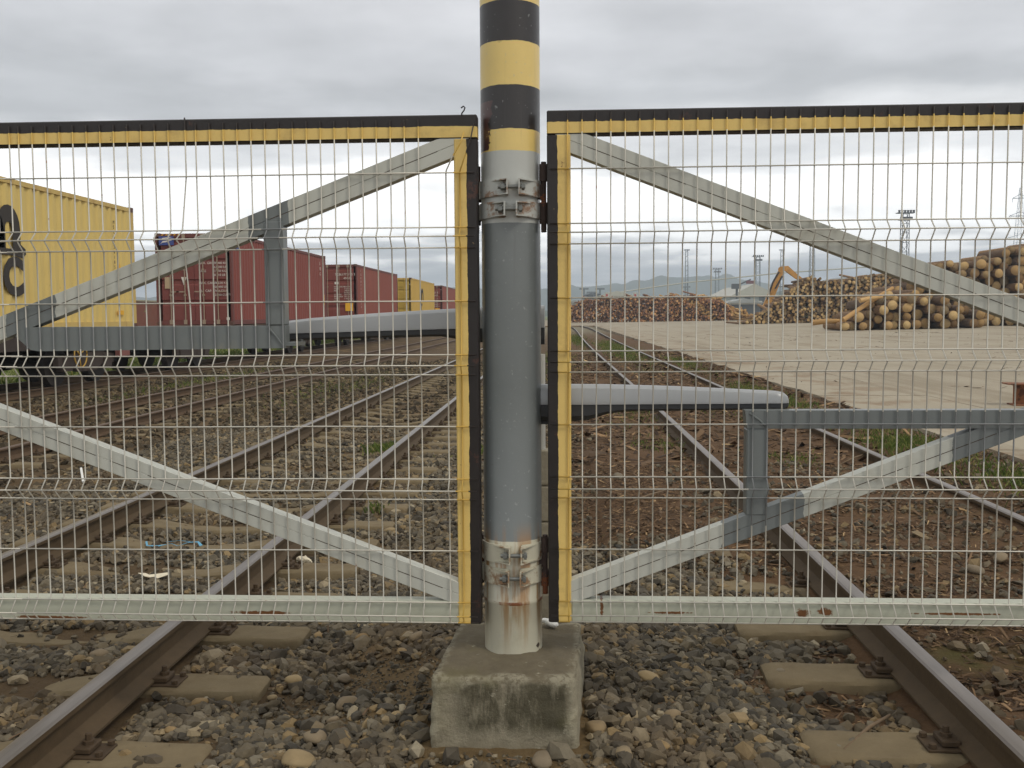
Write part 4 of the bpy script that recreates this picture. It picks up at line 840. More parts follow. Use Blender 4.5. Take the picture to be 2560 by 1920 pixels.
for i in range(7):
    if i % 4 != 3: text(['MAX. GROSS', 'TARE', 'NET', '', 'CU. CAP.', 'PAYLOAD', 'TARE'][i], .10, TXW, front_m(y0+.048, xl+1.24, 2.92-.10*i), c3)
    text(['32.500 KG', '71.650 LB', '3.880 KG', '8.550 LB', '28.620 KG', '76.4 CU.M', '2.700 CU.FT'][i], .085, TXW, front_m(y0+.048, xl+1.76, 2.92-.10*i), c3)
for i, ch in enumerate('TGBU7731953'): text(ch, .17, TXW, side_m(49.5, 3.72-.185*i), c3)
c4 = container('mustard yellow container farther along the train', 66.5, 78.7, CY2, CY2D, CY2, barm=CY2)
text('MSCU 725', .14, TXD, front_m(66.54, xl+1.2, 3.4), c4)
mb = MB(); arch(mb, 70.5, 71.5, 2.6, 3.5, .22); arch(mb, 71.28, 72.3, 2.6, 3.5, .22); mb.build('lettering', TXB, c4); text('SC', .95, TXB, side_m(70.6, 1.7), c4, bold=.03)
c5 = container('small rust-red container farthest along the train', 84.0, 96.2, CRT, CRT2, CRE)
placard(c5, xl+1.8, xl+2.2, 1.72, 2.1, 84, TXY); text('773021 8', .2, TXW, front_m(84.04, xl+1.3, 3.4), c5); text('45G1', .2, TXW, front_m(84.04, xl+1.6, 3.15), c5)
for i in range(4): text('30.480 KG', .15, TXW, front_m(84.04, xl+1.4, 2.7-.16*i), c5)
# wagons
WGN = paint('wagon_frame', lin(62, 52, 46), .85, .25, 3, rust=.1); WHL = paint('wheel_steel', lin(46, 40, 36), .75, .25, 8); DECK = paint('wagon_deck', lin(92, 78, 64), .9, .25, 4)
WXC = (-12.3-10.8)/2
def wagon(label, y0, y1, bog):
    root = empty('flat_wagon', (WXC, y0, 0), label, 'rail wagon'); mb = MB()
    for s in (-1, 1):
        x = WXC+s*1.10; mb.box(x-.05, x+.05, y0, y1, .82, 1.16)
    n = int((y1-y0)/2.2)
    for k in range(n+1): yy = y0+(y1-y0-.2)*k/n; mb.box(WXC-1.05, WXC+1.05, yy, yy+.2, .84, 1.13)
    mb.box(WXC-.25, WXC+.25, y0+.02, y1-.02, .70, 1.14); mb.build('underframe', WGN, root)
    MB().box(WXC-1.2, WXC+1.2, y0-.02, y1+.02, 1.161, 1.197).build('deck', DECK, root)
    for yb in bog:
        bg_ = empty('bogie', (0, 0, 0)); bg_.parent = root; bg_.location = (0, yb-y0, 0)
        for s in (-1, 1):
            x = WXC+s*1.0; bb = MB(); bb.prism([(yb-1.25, .42), (yb-1.25, .62), (yb-.55, .70), (yb+.55, .70), (yb+1.25, .62), (yb+1.25, .42), (yb+.7, .42), (yb+.4, .28), (yb-.4, .28), (yb-.7, .42)], x-.06, x+.06, 0, 'x')
            for d in (-.9, .9): bb.box(x-.1, x+.1, yb+d-.17, yb+d+.17, .32, .62)
            for d in (-.22, 0, .22): bb.tube([(x+s*.02, yb+d, .30), (x+s*.02, yb+d, .62)], .06, 8)
            bb.build('side_frame', WGN, bg_)
        MB().box(WXC-.95, WXC+.95, yb-.2, yb+.2, .45, .72).build('bolster', WGN, bg_)
        for d in (-.9, .9):
            w = MB(); w.tube([(WXC-.95, yb+d, .46), (WXC+.95, yb+d, .46)], .08, 10)
            for s in (-1, 1):
                xx = WXC+s*.75; w.tube([(xx-s*.095, yb+d, .46), (xx-s*.06, yb+d, .46), (xx-s*.055, yb+d, .46), (xx+s*.06, yb+d, .46)], [.49, .49, .462, .46], 28)
            w.build('wheelset', WHL, bg_)
    for ye, s in ((y0, -1), (y1, 1)):
        for xs in (-.875, .875):
            b = MB(); b.tube([(WXC+xs, ye-s*.05, 1.0), (WXC+xs, ye+s*.40, 1.0)], .09, 12); b.tube([(WXC+xs, ye+s*.40, 1.0), (WXC+xs, ye+s*.45, 1.0)], .22, 18); b.build('buffer', WGN, root)
    return root
w1 = wagon('flat wagon with a yellow hand wheel carrying the big yellow container', 9.2, 23.6, [12.0, 20.8])
hw = MB(); cx, cy_, cz = CX0+.02, 20.15, .66
hw.tube([(cx, cy_+.27*math.cos(2*math.pi*k/24), cz+.27*math.sin(2*math.pi*k/24)) for k in range(25)], .016, 6)
for k in range(3): a = 2*math.pi*k/3+.5; hw.tube([(cx-.03, cy_, cz), (cx, cy_+.27*math.cos(a), cz+.27*math.sin(a))], .013, 6)
hw.tube([(cx-.03, cy_, cz), (WXC+1.1, cy_, .9)], .02, 6); hw.build('hand_wheel', paint('wheel_yellow', lin(182, 146, 66), .7, .15), w1, True)
MB().box(CX0-.12, CX0-.02, 22.05, 22.6, .55, .9).build('end_board', paint('board_red', lin(128, 80, 72), .7, .2), w1); MB().box(CX0-.02, CX0-.012, 22.1, 22.5, .74, .9).build('label_plate', BEI, w1)
wagon('flat wagon carrying the maroon container', 24.9, 43.4, [27.0, 38.6]); wagon('flat wagon under the rust-red container with the placard', 45.0, 62.3, [47.2, 60.0]); wagon('flat wagon under the mustard yellow container', 64.0, 80.0, [66.2, 77.8]); wagon('flat wagon under the farthest container', 81.6, 98.0, [83.9, 95.6])
# behind the train: a wall and shrubs
m = paint('boxcar_red', lin(120, 66, 52), .8, .2, 1.5, dirt=.4)
bw = empty('brick_wall', (-30, 48, -.25), 'long red-brown wall behind the container train', 'wall'); MB().box(-30.2, -29.9, 40, 90, -.4, 2.6).build('wall_body', m, bw); MB().box(-30.28, -29.82, 39.9, 90.1, 2.6, 2.7).build('coping', WCON, bw)
LEAF = N('shrub_leaf', .7, 0, .2); LEAF.color(LEAF.ramp(LEAF.island(), [(0, lin(52, 66, 28)), (.5, lin(76, 90, 42)), (.85, lin(104, 112, 60)), (1, lin(132, 128, 84))])); LEAF = LEAF.m
def shrub(label, x, y, r, h, n, leaf=LEAF, cat='shrub'):
    z0 = float(gz(x, y)); root = empty('shrub', (x, y, z0), label, cat); mb = MB(); rr = random.Random(int(x*10+y))
    for k in range(9):
        a = rr.uniform(0, 6.28); q = rr.uniform(.3, .8)*r; mb.tube([(x, y, z0-.1), (x+.4*q*math.cos(a), y+.4*q*math.sin(a), z0+h*.4), (x+q*math.cos(a), y+q*math.sin(a), z0+h*rr.uniform(.6, .9))], [.03, .02, .008], 5)
    mb.build('stems', STK, root)
    c_ = rng.normal(size=(14, 3)); c_ /= np.linalg.norm(c_, axis=1)[:, None]; c_ = c_*rng.uniform(.3, .75, 14)[:, None]*np.array([r, r, h*.45])+np.array([x, y, z0+h*.5])
    p = c_[rng.integers(0, 14, n)]+rng.normal(0, 1, (n, 3))*np.array([r*.22, r*.22, h*.13]); p[:, 2] = np.maximum(p[:, 2], z0+.05)
    u = rng.normal(size=(n, 3)); u /= np.linalg.norm(u, axis=1)[:, None]; v = np.cross(u, rng.normal(size=(n, 3))); v /= np.linalg.norm(v, axis=1)[:, None]; s = rng.uniform(.03, .07, n)[:, None]*(r/1.2)
    V = np.stack([p-u*s, p+v*s*.5, p+u*s, p-v*s*.5], 1).reshape(-1, 3); i = np.arange(n)*4; V -= np.array(root.location)
    np_obj('foliage', V, np.stack([i, i+1, i+2, i+3], 1), leaf, parent=root); return root
shrub('dense green shrub growing beside the wagon gap', -17.2, 34, 1.3, 2.0, 5000); shrub('low green shrub beyond the gap between wagons', -15.9, 39, 1.2, 1.4, 4000); shrub('tall green shrub against the red-brown wall', -25.5, 52, 2.0, 3.2, 5000); shrub('rounded shrub in the meadow behind the far wagons', -19, 62, 1.8, 2.2, 4000)
PALE = N('blossom', .7); PALE.color(PALE.ramp(PALE.island(), [(0, lin(150, 146, 130)), (.6, lin(190, 186, 172)), (1, lin(116, 112, 80))])); shrub('pale blossoming bush rising above the red-brown wall', -34, 62, 3.0, 6.4, 6000, PALE.m)

# ------------------------------------------------------------------ logs
def bark_mat(name, rnd):
    m = N(name, .92, 0, .2); r = m.objrand() if rnd == 'o' else m.island(); v = m.obj() if rnd == 'o' else m.pos()
    c = m.ramp(r, [(0, lin(92, 76, 62)), (.4, lin(118, 96, 76)), (.7, lin(140, 112, 82)), (1, lin(164, 132, 94))]); c = m.mix(m.step(m.noise(9, v, 7, .7), .5, .68), c, lin(62, 50, 42))
    m.color(c); m.bump(m.noise(16, v, 6, .7), .8, .03); return m.m
def end_mat(name, rnd):
    m = N(name, .85, 0, .2); r = m.objrand() if rnd == 'o' else m.island()
    c = m.ramp(r, [(0, lin(112, 88, 60)), (.2, lin(148, 120, 80)), (.45, lin(178, 146, 98)), (.7, lin(198, 170, 120)), (.85, lin(142, 120, 86)), (1, lin(112, 102, 82))])
    v = m.obj() if rnd == 'o' else m.pos(); c = m.mix(m.math('MULTIPLY', m.step(m.noise(7, v, 6, .65), .52, .72), .5), c, lin(140, 104, 66))
    if rnd == 'o':
        P = m.xyz(m.scaled(v, (1, 1, 1))); d = m.math('SQRT', m.math('ADD', m.math('MULTIPLY', P[0], P[0]), m.math('MULTIPLY', P[2], P[2])))
        ring = m.math('SINE', m.math('MULTIPLY', m.math('ADD', d, m.math('MULTIPLY', m.noise(2, v), .1)), 75)); c = m.mix(m.math('MULTIPLY', m.step(ring, .2, .9), .16), c, lin(120, 84, 50)); c = m.mix(m.math('MULTIPLY', m.step(d, .88, .97), .7), c, lin(96, 72, 52))
    m.color(c); m.bump(m.noise(25, v, 5), .3, .01); return m.m
BK, EN, BKI, ENI = bark_mat('bark', 'o'), end_mat('cut_wood', 'o'), bark_mat('bark_pile', 'i'), end_mat('cut_wood_pile', 'i')
def log_arrays(n, seed, taper=.9):
    rr = np.random.default_rng(seed); ph = rr.uniform(0, 6, 4); rings = []
    for j, (yv, t) in enumerate(((0, .97), (.004, 1), (.33, .98), (.66, .94), (1, taper))):
        a = np.arange(n)*2*np.pi/n; q = t*(1+.05*np.sin(2*a+ph[0])+.03*np.sin(3*a+ph[1]))
        rings.append(np.stack([q*np.cos(a)+.06*np.sin(2.2*yv+ph[2])*yv, np.full(n, yv), q*np.sin(a)+.05*np.sin(1.9*yv+ph[3])*yv], -1))
    V = np.concatenate(rings); F = [[j*n+k, j*n+(k+1) % n, (j+1)*n+(k+1) % n, (j+1)*n+k] for j in range(4) for k in range(n)]
    return V, F
LOGM = []
for sd_i in range(8):
    n = 16; V, F = log_arrays(n, sd_i); me = bpy.data.meshes.new('log'); me.from_pydata(V.tolist(), [], F+[list(range(n)), list(range(4*n, 5*n))[::-1]])
    bm = bmesh.new(); bm.from_mesh(me); bmesh.ops.recalc_face_normals(bm, faces=bm.faces); bm.to_mesh(me); bm.free()
    me.materials.append(BK); me.materials.append(EN); me.polygons.foreach_set('material_index', [0]*len(F)+[1, 1]); me.polygons.foreach_set('use_smooth', [True]*len(F)+[False]*2); me.set_sharp_from_angle(angle=R_(45)); LOGM.append(me)
def pack(x0, x1, hfun, rmin, rmax, base, seed, nmax=4000):
    """drop circles one by one into the lowest free place under an outline"""
    rr = np.random.default_rng(seed); C = np.zeros((0, 3)); fails = 0
    while len(C) < nmax and fails < 12:
        r = rr.uniform(rmin, rmax); cx = rr.uniform(x0, x1, 70); z = base(cx)+r
        if len(C):
            dx = np.abs(cx[:, None]-C[None, :, 0]); R = r+C[None, :, 2]; zz = np.where(dx < R, C[None, :, 1]+np.sqrt(np.maximum(R*R-dx*dx, 0)), -9).max(1); z = np.maximum(z, zz)
        room = base(cx)+hfun(cx)-(z+r*.4); ok = room > 0
        if not ok.any(): fails += 1; continue
        i = np.where(ok)[0][np.argmin(z[ok])]; C = np.vstack([C, [cx[i], z[i], r]])
    return C
def X_at(px_, Y): return on_y(px_, 780, Y).x
def put_logs(C, Y, lab, group, lean, length, jit, skewx=.05, rots=(.03, .05)):
    for x, z, r in C:
        zb_ = z-float(yz(x)); o = inst('log', random.choice(LOGM), (x, Y+zb_*lean+random.uniform(-jit, jit), z), None, (random.uniform(-rots[0], rots[0])*.5, random.uniform(0, 6.28), skewx+random.uniform(-rots[1], rots[1])), (r, length*random.uniform(.93, 1.05), r)); tag(o, lab, 'log', group)
# near stack of thick logs
YA = 61.0
envA = lambda x: np.interp(x, [X_at(p, YA) for p in (2085, 2112, 2160, 2200, 2260, 2310, 2360, 2420, 2475, 2490)], [0, .5, 1.3, 2.3, 2.5, 2.3, 1.9, 1.4, .8, 0])
CA = pack(X_at(2095, YA), X_at(2480, YA), envA, .26, .35, yz, 11); put_logs(CA, YA, 'thick log in the low front stack on the concrete', 'thick logs in the low front stack', .15, 4.2, .75, .02, (.06, .14))
# tall stack at the right, running out of the picture
YB = 67.5
envB = lambda x: np.interp(x, [X_at(p, YB) for p in (2190, 2225, 2270, 2320, 2350, 2420, 2500, 2540, 2620, 2760)], [0, 2.2, 3.0, 3.7, 4.6, 4.7, 4.9, 5.5, 5.6, 5.6])
CB = pack(X_at(2200, YB), X_at(2640, YB), envB, .26, .37, yz, 5)
put_logs(CB, YB, 'thick log in the tall stack rising behind the low front stack', 'thick logs in the tall stack', .12, 4.2, .7, .0, (.05, .10))
# long debarked logs sliding off the front stack, ends on the ground
PEEL = N('peeled_wood', .8, 0, .25); PEEL.color(PEEL.vary(PEEL.ramp(PEEL.objrand(), [(0, lin(176, 138, 88)), (1, lin(200, 166, 114))]), .25, 3)); PEEL = PEEL.m
for lab, a_, b_, Ya, Yb, r in [('pale peeled log sloping down the left flank of the front stack', (2108, 800), (2232, 720), 60.2, 62.0, .14), ('pale peeled log lying on the concrete beside the front stack', (2030, 807), (2100, 803), 63, 62, .17), ('pale splintered log leaning over the tall stack face', (2425, 712), (2545, 760), 67.2, 65.6, .13), ('pale peeled log lying across the top of the front stack', (2150, 752), (2205, 742), 60.4, 61.0, .13)]:
    pa, pb = on_y(*a_, Ya), on_y(*b_, Yb); pa.z = max(pa.z, float(yz(pa.x))+r); pb.z = max(pb.z, float(yz(pb.x))+r); mid_ = (pa+pb)/2+Vector((0, 0, .05))
    tag(MB().tube([pa, mid_, pb], [r*1.05, r, r*.85], 12).build('log', PEEL, None, 'auto'), lab, 'log')
# heap of thin logs left of the front stack: largest singly, the rest joined
YM = 100.0
envM = lambda x: np.interp(x, [X_at(p, YM) for p in (1838, 1870, 1930, 1965, 2010, 2040, 2075, 2120, 2200, 2300)], [0, .5, 1.7, 2.9, 4.4, 4.9, 4.3, 4.4, 5.0, 4.8])
CM = pack(X_at(1842, YM), X_at(2290, YM), envM, .11, .20, yz, 9, 1500)
order = np.argsort(-CM[:, 2]); nb = max(0, 292-len(CA)-len(CB)); big = CM[order[:nb]]; rest = CM[order[nb:]]
put_logs(big, YM, 'thin log in the sloping heap under the orange loader arm', 'thin logs in the sloping heap', .35, 3.2, .5, -.02, (.05, .10))
def joined_logs(name, C, Y, lean, length, jit, label, mats, skew=.0, rot=.12):
    n = 9; V0, F0_ = log_arrays(n, 4); N_ = len(C); cap = np.array([[k, (k+1) % n, (k+2) % n, (k+2) % n] for k in range(0)])
    Vl, Fl, Ml = [], [], []
    for i, (x, z, r) in enumerate(C):
        a = skew+rng.normal(0, rot); t = rng.normal(0, rot*.5); V = V0*np.array([r, length, r]); ca, sa = math.cos(a), math.sin(a); Vr = np.stack([V[:, 0]*ca-V[:, 1]*sa, V[:, 0]*sa+V[:, 1]*ca, V[:, 2]+V[:, 1]*t], -1)
        Vr += np.array([x, Y(x) + (z-float(yz(x)))*lean+rng.uniform(-jit, jit), z]); cen = Vr[:n].mean(0); o = i*(5*n+1)
        Vl.append(np.vstack([Vr, cen])); Fl += [[p+o for p in f] for f in F0_]; Ml += [0]*len(F0_)
        Fl += [[o+(k+1) % n, o+k, o+5*n, o+5*n] for k in range(n)]; Ml += [1]*n
    V = np.concatenate(Vl); me = bpy.data.meshes.new(name); me.from_pydata(V.tolist(), [], [f if f[2] != f[3] else f[:3] for f in Fl])
    for m_ in mats: me.materials.append(m_)
    me.polygons.foreach_set('material_index', Ml); me.polygons.foreach_set('use_smooth', [q == 0 for q in Ml]); me.update()
    o = bpy.data.objects.new(name, me); COL.objects.link(o); return tag(o, label, 'log pile', kind='stuff')
joined_logs('log_heap', rest, lambda x: YM, .35, 3.2, .5, 'mass of thin logs filling the sloping heap', [BKI, ENI])
# far long pile of thin logs
ax, ay, bx_, by_ = 1.0, 160.0, 27.5, 142.0
Yf_ = lambda x: ay+(x-ax)*(by_-ay)/(bx_-ax)
envF = lambda x: np.interp(x, [-1.5, 1.2, 3.0, 6, 12, 18, 21.5, 24, 26.5, 28.5], [1.6, 2.6, 3.4, 4.0, 3.9, 3.9, 3.7, 2.9, 1.6, .2])+.25*np.sin(1.9*x)+.15*np.sin(4.7*x)
CF = pack(-1.2, 28.2, envF, .10, .19, yz, 21, 2300)
hF = CF[:, 1]-yz(CF[:, 0]); fr = (np.abs(CF[:, 0]-(19.0+(3.9-hF)*1.15)) < .55+.2*rng.random(len(CF))) | (CF[:, 0] > 25.6-.5*rng.random(len(CF)))
FRESH = N('fresh_cut', .85, 0, .2); FRESH.color(FRESH.ramp(FRESH.island(), [(0, lin(140, 104, 62)), (.5, lin(176, 138, 84)), (1, lin(200, 164, 106))])); FRESH = FRESH.m
m = N('cut_wood_far', .9, 0, .15); m.color(m.ramp(m.island(), [(0, lin(108, 74, 52)), (.35, lin(140, 98, 66)), (.6, lin(168, 120, 78)), (.85, lin(190, 142, 92)), (1, lin(208, 166, 112))])); ENF = m.m
m = N('bark_far', .95, 0, .1); m.color(m.ramp(m.island(), [(0, lin(98, 70, 54)), (.5, lin(126, 92, 70)), (1, lin(152, 114, 84))])); BKF = m.m
joined_logs('log_pile', CF[~fr], Yf_, .55, 3.0, .9, 'long brown pile of thin logs across the far end of the yard', [BKF, ENF], .1, .16)
joined_logs('log_pile', CF[fr], Yf_, .55, 3.0, .9, 'pale slanting band of fresh logs in the long brown pile', [FRESH, FRESH], .1, .2)
# pile of fresh pale logs just behind
CG = pack(14.0, 30.0, lambda x: np.interp(x, [13.5, 16, 22, 26, 30.5], [1.5, 3.6, 4.1, 3.6, .4]), .11, .18, yz, 22, 900)
joined_logs('log_pile', CG, lambda x: 163.0-.35*(x-14), .3, 3.0, .6, 'pale freshly cut logs showing behind the long brown pile', [FRESH, FRESH], .2, .3)

# ------------------------------------------------------------------ loader behind the heap
OR = paint('loader_orange', lin(196, 142, 66), .6, .18, 2, rust=.1, dirt=.5); DK = paint('loader_dark', lin(52, 50, 50), .7, .2); GLS = N('cab_glass', .1, 0, .6); GLS.color(lin(50, 62, 70)); GLS = GLS.m
YE = 109.0
def pe_(px_, py_, dy=0): return on_y(px_, py_, YE+dy)
ex = pe_(1950, 800); zg = float(yz(ex.x)); exc = empty('log_loader', (ex.x, YE, zg), 'orange log loader arm raised above the heap of thin logs', 'loader')
xc = ex.x
for s in (-1, 1):
    mb = MB(); yy = YE+s*1.1; mb.prism([(xc-2.1, zg+.45), (xc-1.7, zg+.9), (xc+1.7, zg+.9), (xc+2.1, zg+.45), (xc+1.7, zg), (xc-1.7, zg)], yy-.28, yy+.28); mb.build('crawler', DK, exc)
mb = MB(); mb.rbox(xc-1.6, xc+1.3, YE-1.3, YE+1.3, zg+.95, zg+1.9, .08); mb.build('house', DK, exc); MB().rbox(xc-2.0, xc-1.55, YE-1.2, YE+1.2, zg+1.0, zg+1.8, .1).build('counterweight', DK, exc)
mb = MB(); mb.rbox(xc+.2, xc+1.25, YE-1.25, YE-.2, zg+1.92, zg+3.3, .06); cab = mb.build('cab', DK, exc); MB().box(xc+.3, xc+1.15, YE-1.27, YE-1.24, zg+2.2, zg+3.15).build('window', GLS, cab)
a, b, c_, d_ = pe_(1922, 752), pe_(1938, 715), pe_(1952, 676), pe_(1957, 669)
mb = MB(); pts = [pe_(1912, 768), pe_(1925, 745), pe_(1938, 712), pe_(1953, 676)]; hs = [.55, .75, .75, .5]
rings = []
for i, p in enumerate(pts):
    d = (pts[min(i+1, 3)]-pts[max(i-1, 0)]).normalized(); u = Vector((-d.z, 0, d.x)); rings.append([p+u*hs[i]/2+Vector((0, q, 0)) for q in (-.25, .25)]+[p-u*hs[i]/2+Vector((0, q, 0)) for q in (.25, -.25)])
mb.loft(rings).build('boom', OR, exc)
mb = MB(); pts = [pe_(1953, 672), pe_(1966, 671), pe_(1990, 691), pe_(2006, 702), pe_(2012, 712)]; hs = [.5, .62, .48, .4, .25]; rings = []
for i, p in enumerate(pts):
    d = (pts[min(i+1, 4)]-pts[max(i-1, 0)]).normalized(); u = Vector((-d.z, 0, d.x)); rings.append([p+u*hs[i]/2+Vector((0, q, 0)) for q in (-.2, .2)]+[p-u*hs[i]/2+Vector((0, q, 0)) for q in (.2, -.2)])
mb.loft(rings).build('stick', OR, exc)
MB().tube([pe_(1953, 674, -.35), pe_(1953, 674, .35)], .34, 14).build('pivot', OR, exc); MB().tube([pe_(1918, 748, -.3), pe_(1932, 706, -.3), pe_(1947, 680, -.3)], .10, 8).build('ram', DK, exc); MB().tube([pe_(1938, 722, -.3), pe_(1956, 690, -.3)], .09, 8).build('ram', DK, exc)
g0 = pe_(2012, 712); mb = MB()
for s in (-1, 1): mb.tube([g0, g0+Vector((s*.5, 0, -.35)), g0+Vector((s*.6, 0, -.9)), g0+Vector((s*.15, 0, -1.25))], [.1, .1, .08, .04], 6)
mb.build('grapple', DK, exc)

# ------------------------------------------------------------------ masts, sheds, conveyor far behind
LAT = paint('mast_steel', lin(112, 118, 124), .6, .1, metal=.2); FLD = paint('floodlight', lin(74, 76, 80), .5, .1); SHED = paint('shed_roof', lin(182, 180, 168), .7, .08, .3); SHED2 = paint('shed_grey', lin(150, 154, 152), .7, .1, .3); DKW = paint('shed_dark', lin(74, 78, 80), .7, .15, .5); REDS = paint('sign_red', lin(170, 60, 54), .6, .1)
def mast(label, px_, py_top, H, w0, w1, head=True, hw=3.0):
    Y = 0
    d = ray(px_, py_top); t = (H-CZ)/d.z; top = Vector((0, 0, CZ))+d*t; x, y = top.x, top.y; root = empty('floodlight_mast', (x, y, 0), label, 'light mast')
    mb = MB(); n = max(6, int(H/(w0*1.15))); cor = lambda z, k: (x+(w0+(w1-w0)*z/H)/2*(-1 if k in (0, 3) else 1), y+(w0+(w1-w0)*z/H)/2*(-1 if k < 2 else 1), z)
    for k in range(4): mb.tube([cor(-.5, k), cor(H, k)], .11, 4)
    for i in range(n):
        za, zb_ = H*i/n, H*(i+1)/n
        for k in range(4): mb.tube([cor(za, k), cor(zb_, (k+1) % 4)], .07, 3); mb.tube([cor(zb_, k), cor(zb_, (k+1) % 4)], .06, 3)
    mb.build('lattice', LAT, root)
    if head:
        mb = MB()
        for zz, q in ((H+.15, hw), (H-1.6, hw*.72)): mb.box(x-q/2, x+q/2, y-.9, y+.9, zz, zz+.18); mb.box(x-q/2, x+q/2, y-.95, y-.88, zz+.6, zz+.68)
        p = mb.build('lamp_platform', LAT, root)
        for zz, q in ((H+.33, hw), (H-1.42, hw*.72)):
            for k in range(6): xx = x-q/2+q*(k+.5)/6; MB().box(xx-.22, xx+.22, y-1.2, y-.75, zz, zz+.62).build('floodlight', FLD, p)
    return root
mast('tall floodlight mast standing over the tall log stack', 2263, 535, 27, 2.0, 1.6, True, 4.4); mast('floodlight mast left of the orange loader arm', 1895, 643, 27, 2.2, 1.7, True, 5.2); mast('shorter-looking floodlight mast rising over the pale fresh logs', 1793, 674, 27, 2.4, 1.8, True, 5.6); mast('lattice mast showing just below the grey brace beside the loader', 2031, 600, 32, 2.2, 1.6, True, 4.0)
def pole(label, px_, py_top, H):
    d = ray(px_, py_top); t = (H-CZ)/d.z; p = Vector((0, 0, CZ))+d*t; root = empty('thin_mast', (p.x, p.y, 0), label, 'mast'); mb = MB()
    for s in (-1, 1): mb.tube([(p.x+s*.9, p.y, -.5), (p.x+s*.55, p.y, H)], [.32, .2], 6)
    for k in range(14): z = H*(k+.5)/14; mb.tube([(p.x-.85, p.y, z), (p.x+.85, p.y, z+H/28)], .1, 4)
    mb.build('lattice', LAT, root); MB().box(p.x-1.5, p.x+1.5, p.y-.5, p.y+.5, H, H+.5).build('top_frame', FLD, root); MB().box(p.x-1.9, p.x+1.9, p.y-1, p.y+1, H*.44, H*.44+.8).build('platform', LAT, root)
pole('thin mast crossed by the long pale conveyor pipe', 1717, 626, 36); pole('thin mast right behind the loader elbow', 1955, 626, 36)
def far_pt(px_, py_, Y): return on_y(px_, py_, Y)
cv = [far_pt(p, q, 430) for p, q in ((1480, 744), (1560, 729), (1640, 717), (1719, 706), (1811, 697), (1946, 683), (2060, 675), (2160, 668), (2290, 662), (2420, 655))]
cvr = empty('conveyor', (cv[0].x, 430, 0), 'long thin pale conveyor pipe climbing across the hills', 'conveyor'); MB().tube(cv, .28, 8).build('pipe', SHED, cvr, True)
mb = MB()
for k in (3, 9): mb.tube([(cv[k].x, 430, -.3), tuple(cv[k])], .25, 6)
mb.build('support', LAT, cvr)
def shed(label, x0, x1, y, dep, ze, zr, wall, roof, bands=()):
    root = empty('shed', ((x0+x1)/2, y, 0), label, 'shed'); MB().box(x0, x1, y, y+dep, -.3, ze).build('wall', wall, root); xm = (x0+x1)/2
    mb = MB(); mb.prism([(x0-.5, ze+.01), (xm, zr), (x1+.5, ze+.01)], y-.5, y+dep+.5); mb.build('roof', roof, root)
    for a, b, c1_, d1, m_ in bands: MB().box(x0+(x1-x0)*a, x0+(x1-x0)*b, y-.12, y-.02, c1_, d1).build('door', m_, root)
def shed_px(label, xa, xb, ye, yr, Y, dep, wall, roof, bands=()):
    a, b = far_pt(xa, ye, Y), far_pt(xb, ye, Y); r = far_pt((xa+xb)/2, yr, Y); shed(label, a.x, b.x, Y, dep, max(a.z, 2.5), r.z, wall, roof, bands)
shed_px('long pale shed behind the left of the brown log pile', 1496, 1588, 741, 727, 300, 40, SHED, SHED, [(.2, .3, 0, 6, DKW)])
shed_px('pale gabled warehouse behind the floodlight mast', 1826, 1945, 742, 709, 330, 60, SHED2, SHED, [(.3, .42, 0, 8, DKW), (.6, .72, 0, 8, DKW)])
shed_px('low grey shed with a white roof band near the loader', 1820, 1905, 758, 746, 205, 14, DKW, SHED2, [(.0, 1.0, 3.4, 4.1, SHED)])
shed_px('grey shed past the conveyor behind the thin logs', 2085, 2170, 722, 690, 420, 40, SHED2, SHED2)
shed_px('low white shed left of the tracks at the far yard end', 1395, 1475, 757, 751, 260, 12, SHED, SHED2, [(.1, .3, 0, 2.6, DKW), (.5, .8, 0, 2.6, DKW)])
for xa, lab in ((1517, 'red and white sign board at the pale shed gable'), (1588, 'red and white sign board at the right end of the pale shed')):
    p = far_pt(xa, 738, 285); root = empty('sign_board', (p.x, 285, 0), lab, 'sign'); MB().box(p.x-.6, p.x+.6, 284.9, 285, p.z-.8, p.z+.8).build('board', SHED, root); MB().box(p.x-.3, p.x+.3, 284.86, 284.89, p.z-.35, p.z+.35).build('mark', REDS, root); MB().tube([(p.x, 285.1, -.3), (p.x, 285.1, p.z)], .08, 5).build('pole', LAT, root)
# harbour-like steel structure left, and a small derrick
p = far_pt(1478, 735, 380); st = empty('steel_gantry', (p.x, 380, 0), 'pale steel gantry above the left end of the log pile', 'gantry'); mb = MB()
for xx in (1460, 1478, 1500): q = far_pt(xx, 724 if xx != 1478 else 733, 380); mb.tube([(q.x, 380, -.3), tuple(q)], .35, 5); mb.box(q.x-1.8, q.x+1.8, 379.6, 380.4, q.z, q.z+.6)
a, b = far_pt(1458, 738, 380), far_pt(1502, 735, 380); mb.tube([a, b], .5, 4); mb.tube([far_pt(1460, 744, 380), far_pt(1502, 744, 380)], .8, 4); mb.build('frame', LAT, st); MB().box(far_pt(1470, 745, 380).x, far_pt(1482, 745, 380).x, 379, 381, far_pt(1470, 748, 380).z, far_pt(1470, 736, 380).z).build('cabin', DKW, st)
p = far_pt(1842, 722, 318); dk = empty('crane', (p.x, 318, 0), 'small dark crane tower in front of the gabled warehouse', 'crane'); mb = MB(); mb.tube([(p.x, 318, -.3), (p.x, 318, p.z)], .4, 6); mb.box(p.x-1.6, p.x+1.2, 317, 319, p.z, p.z+1.6); mb.tube([(p.x, 318, p.z+1), (p.x+4.5, 318, p.z+3)], .25, 5); mb.build('tower', DKW, dk); MB().box(p.x+3.0, p.x+5.4, 317.4, 318.4, p.z+1.6, p.z+2.6).build('cabin', paint('cabin_maroon', lin(112, 62, 66), .7), dk)
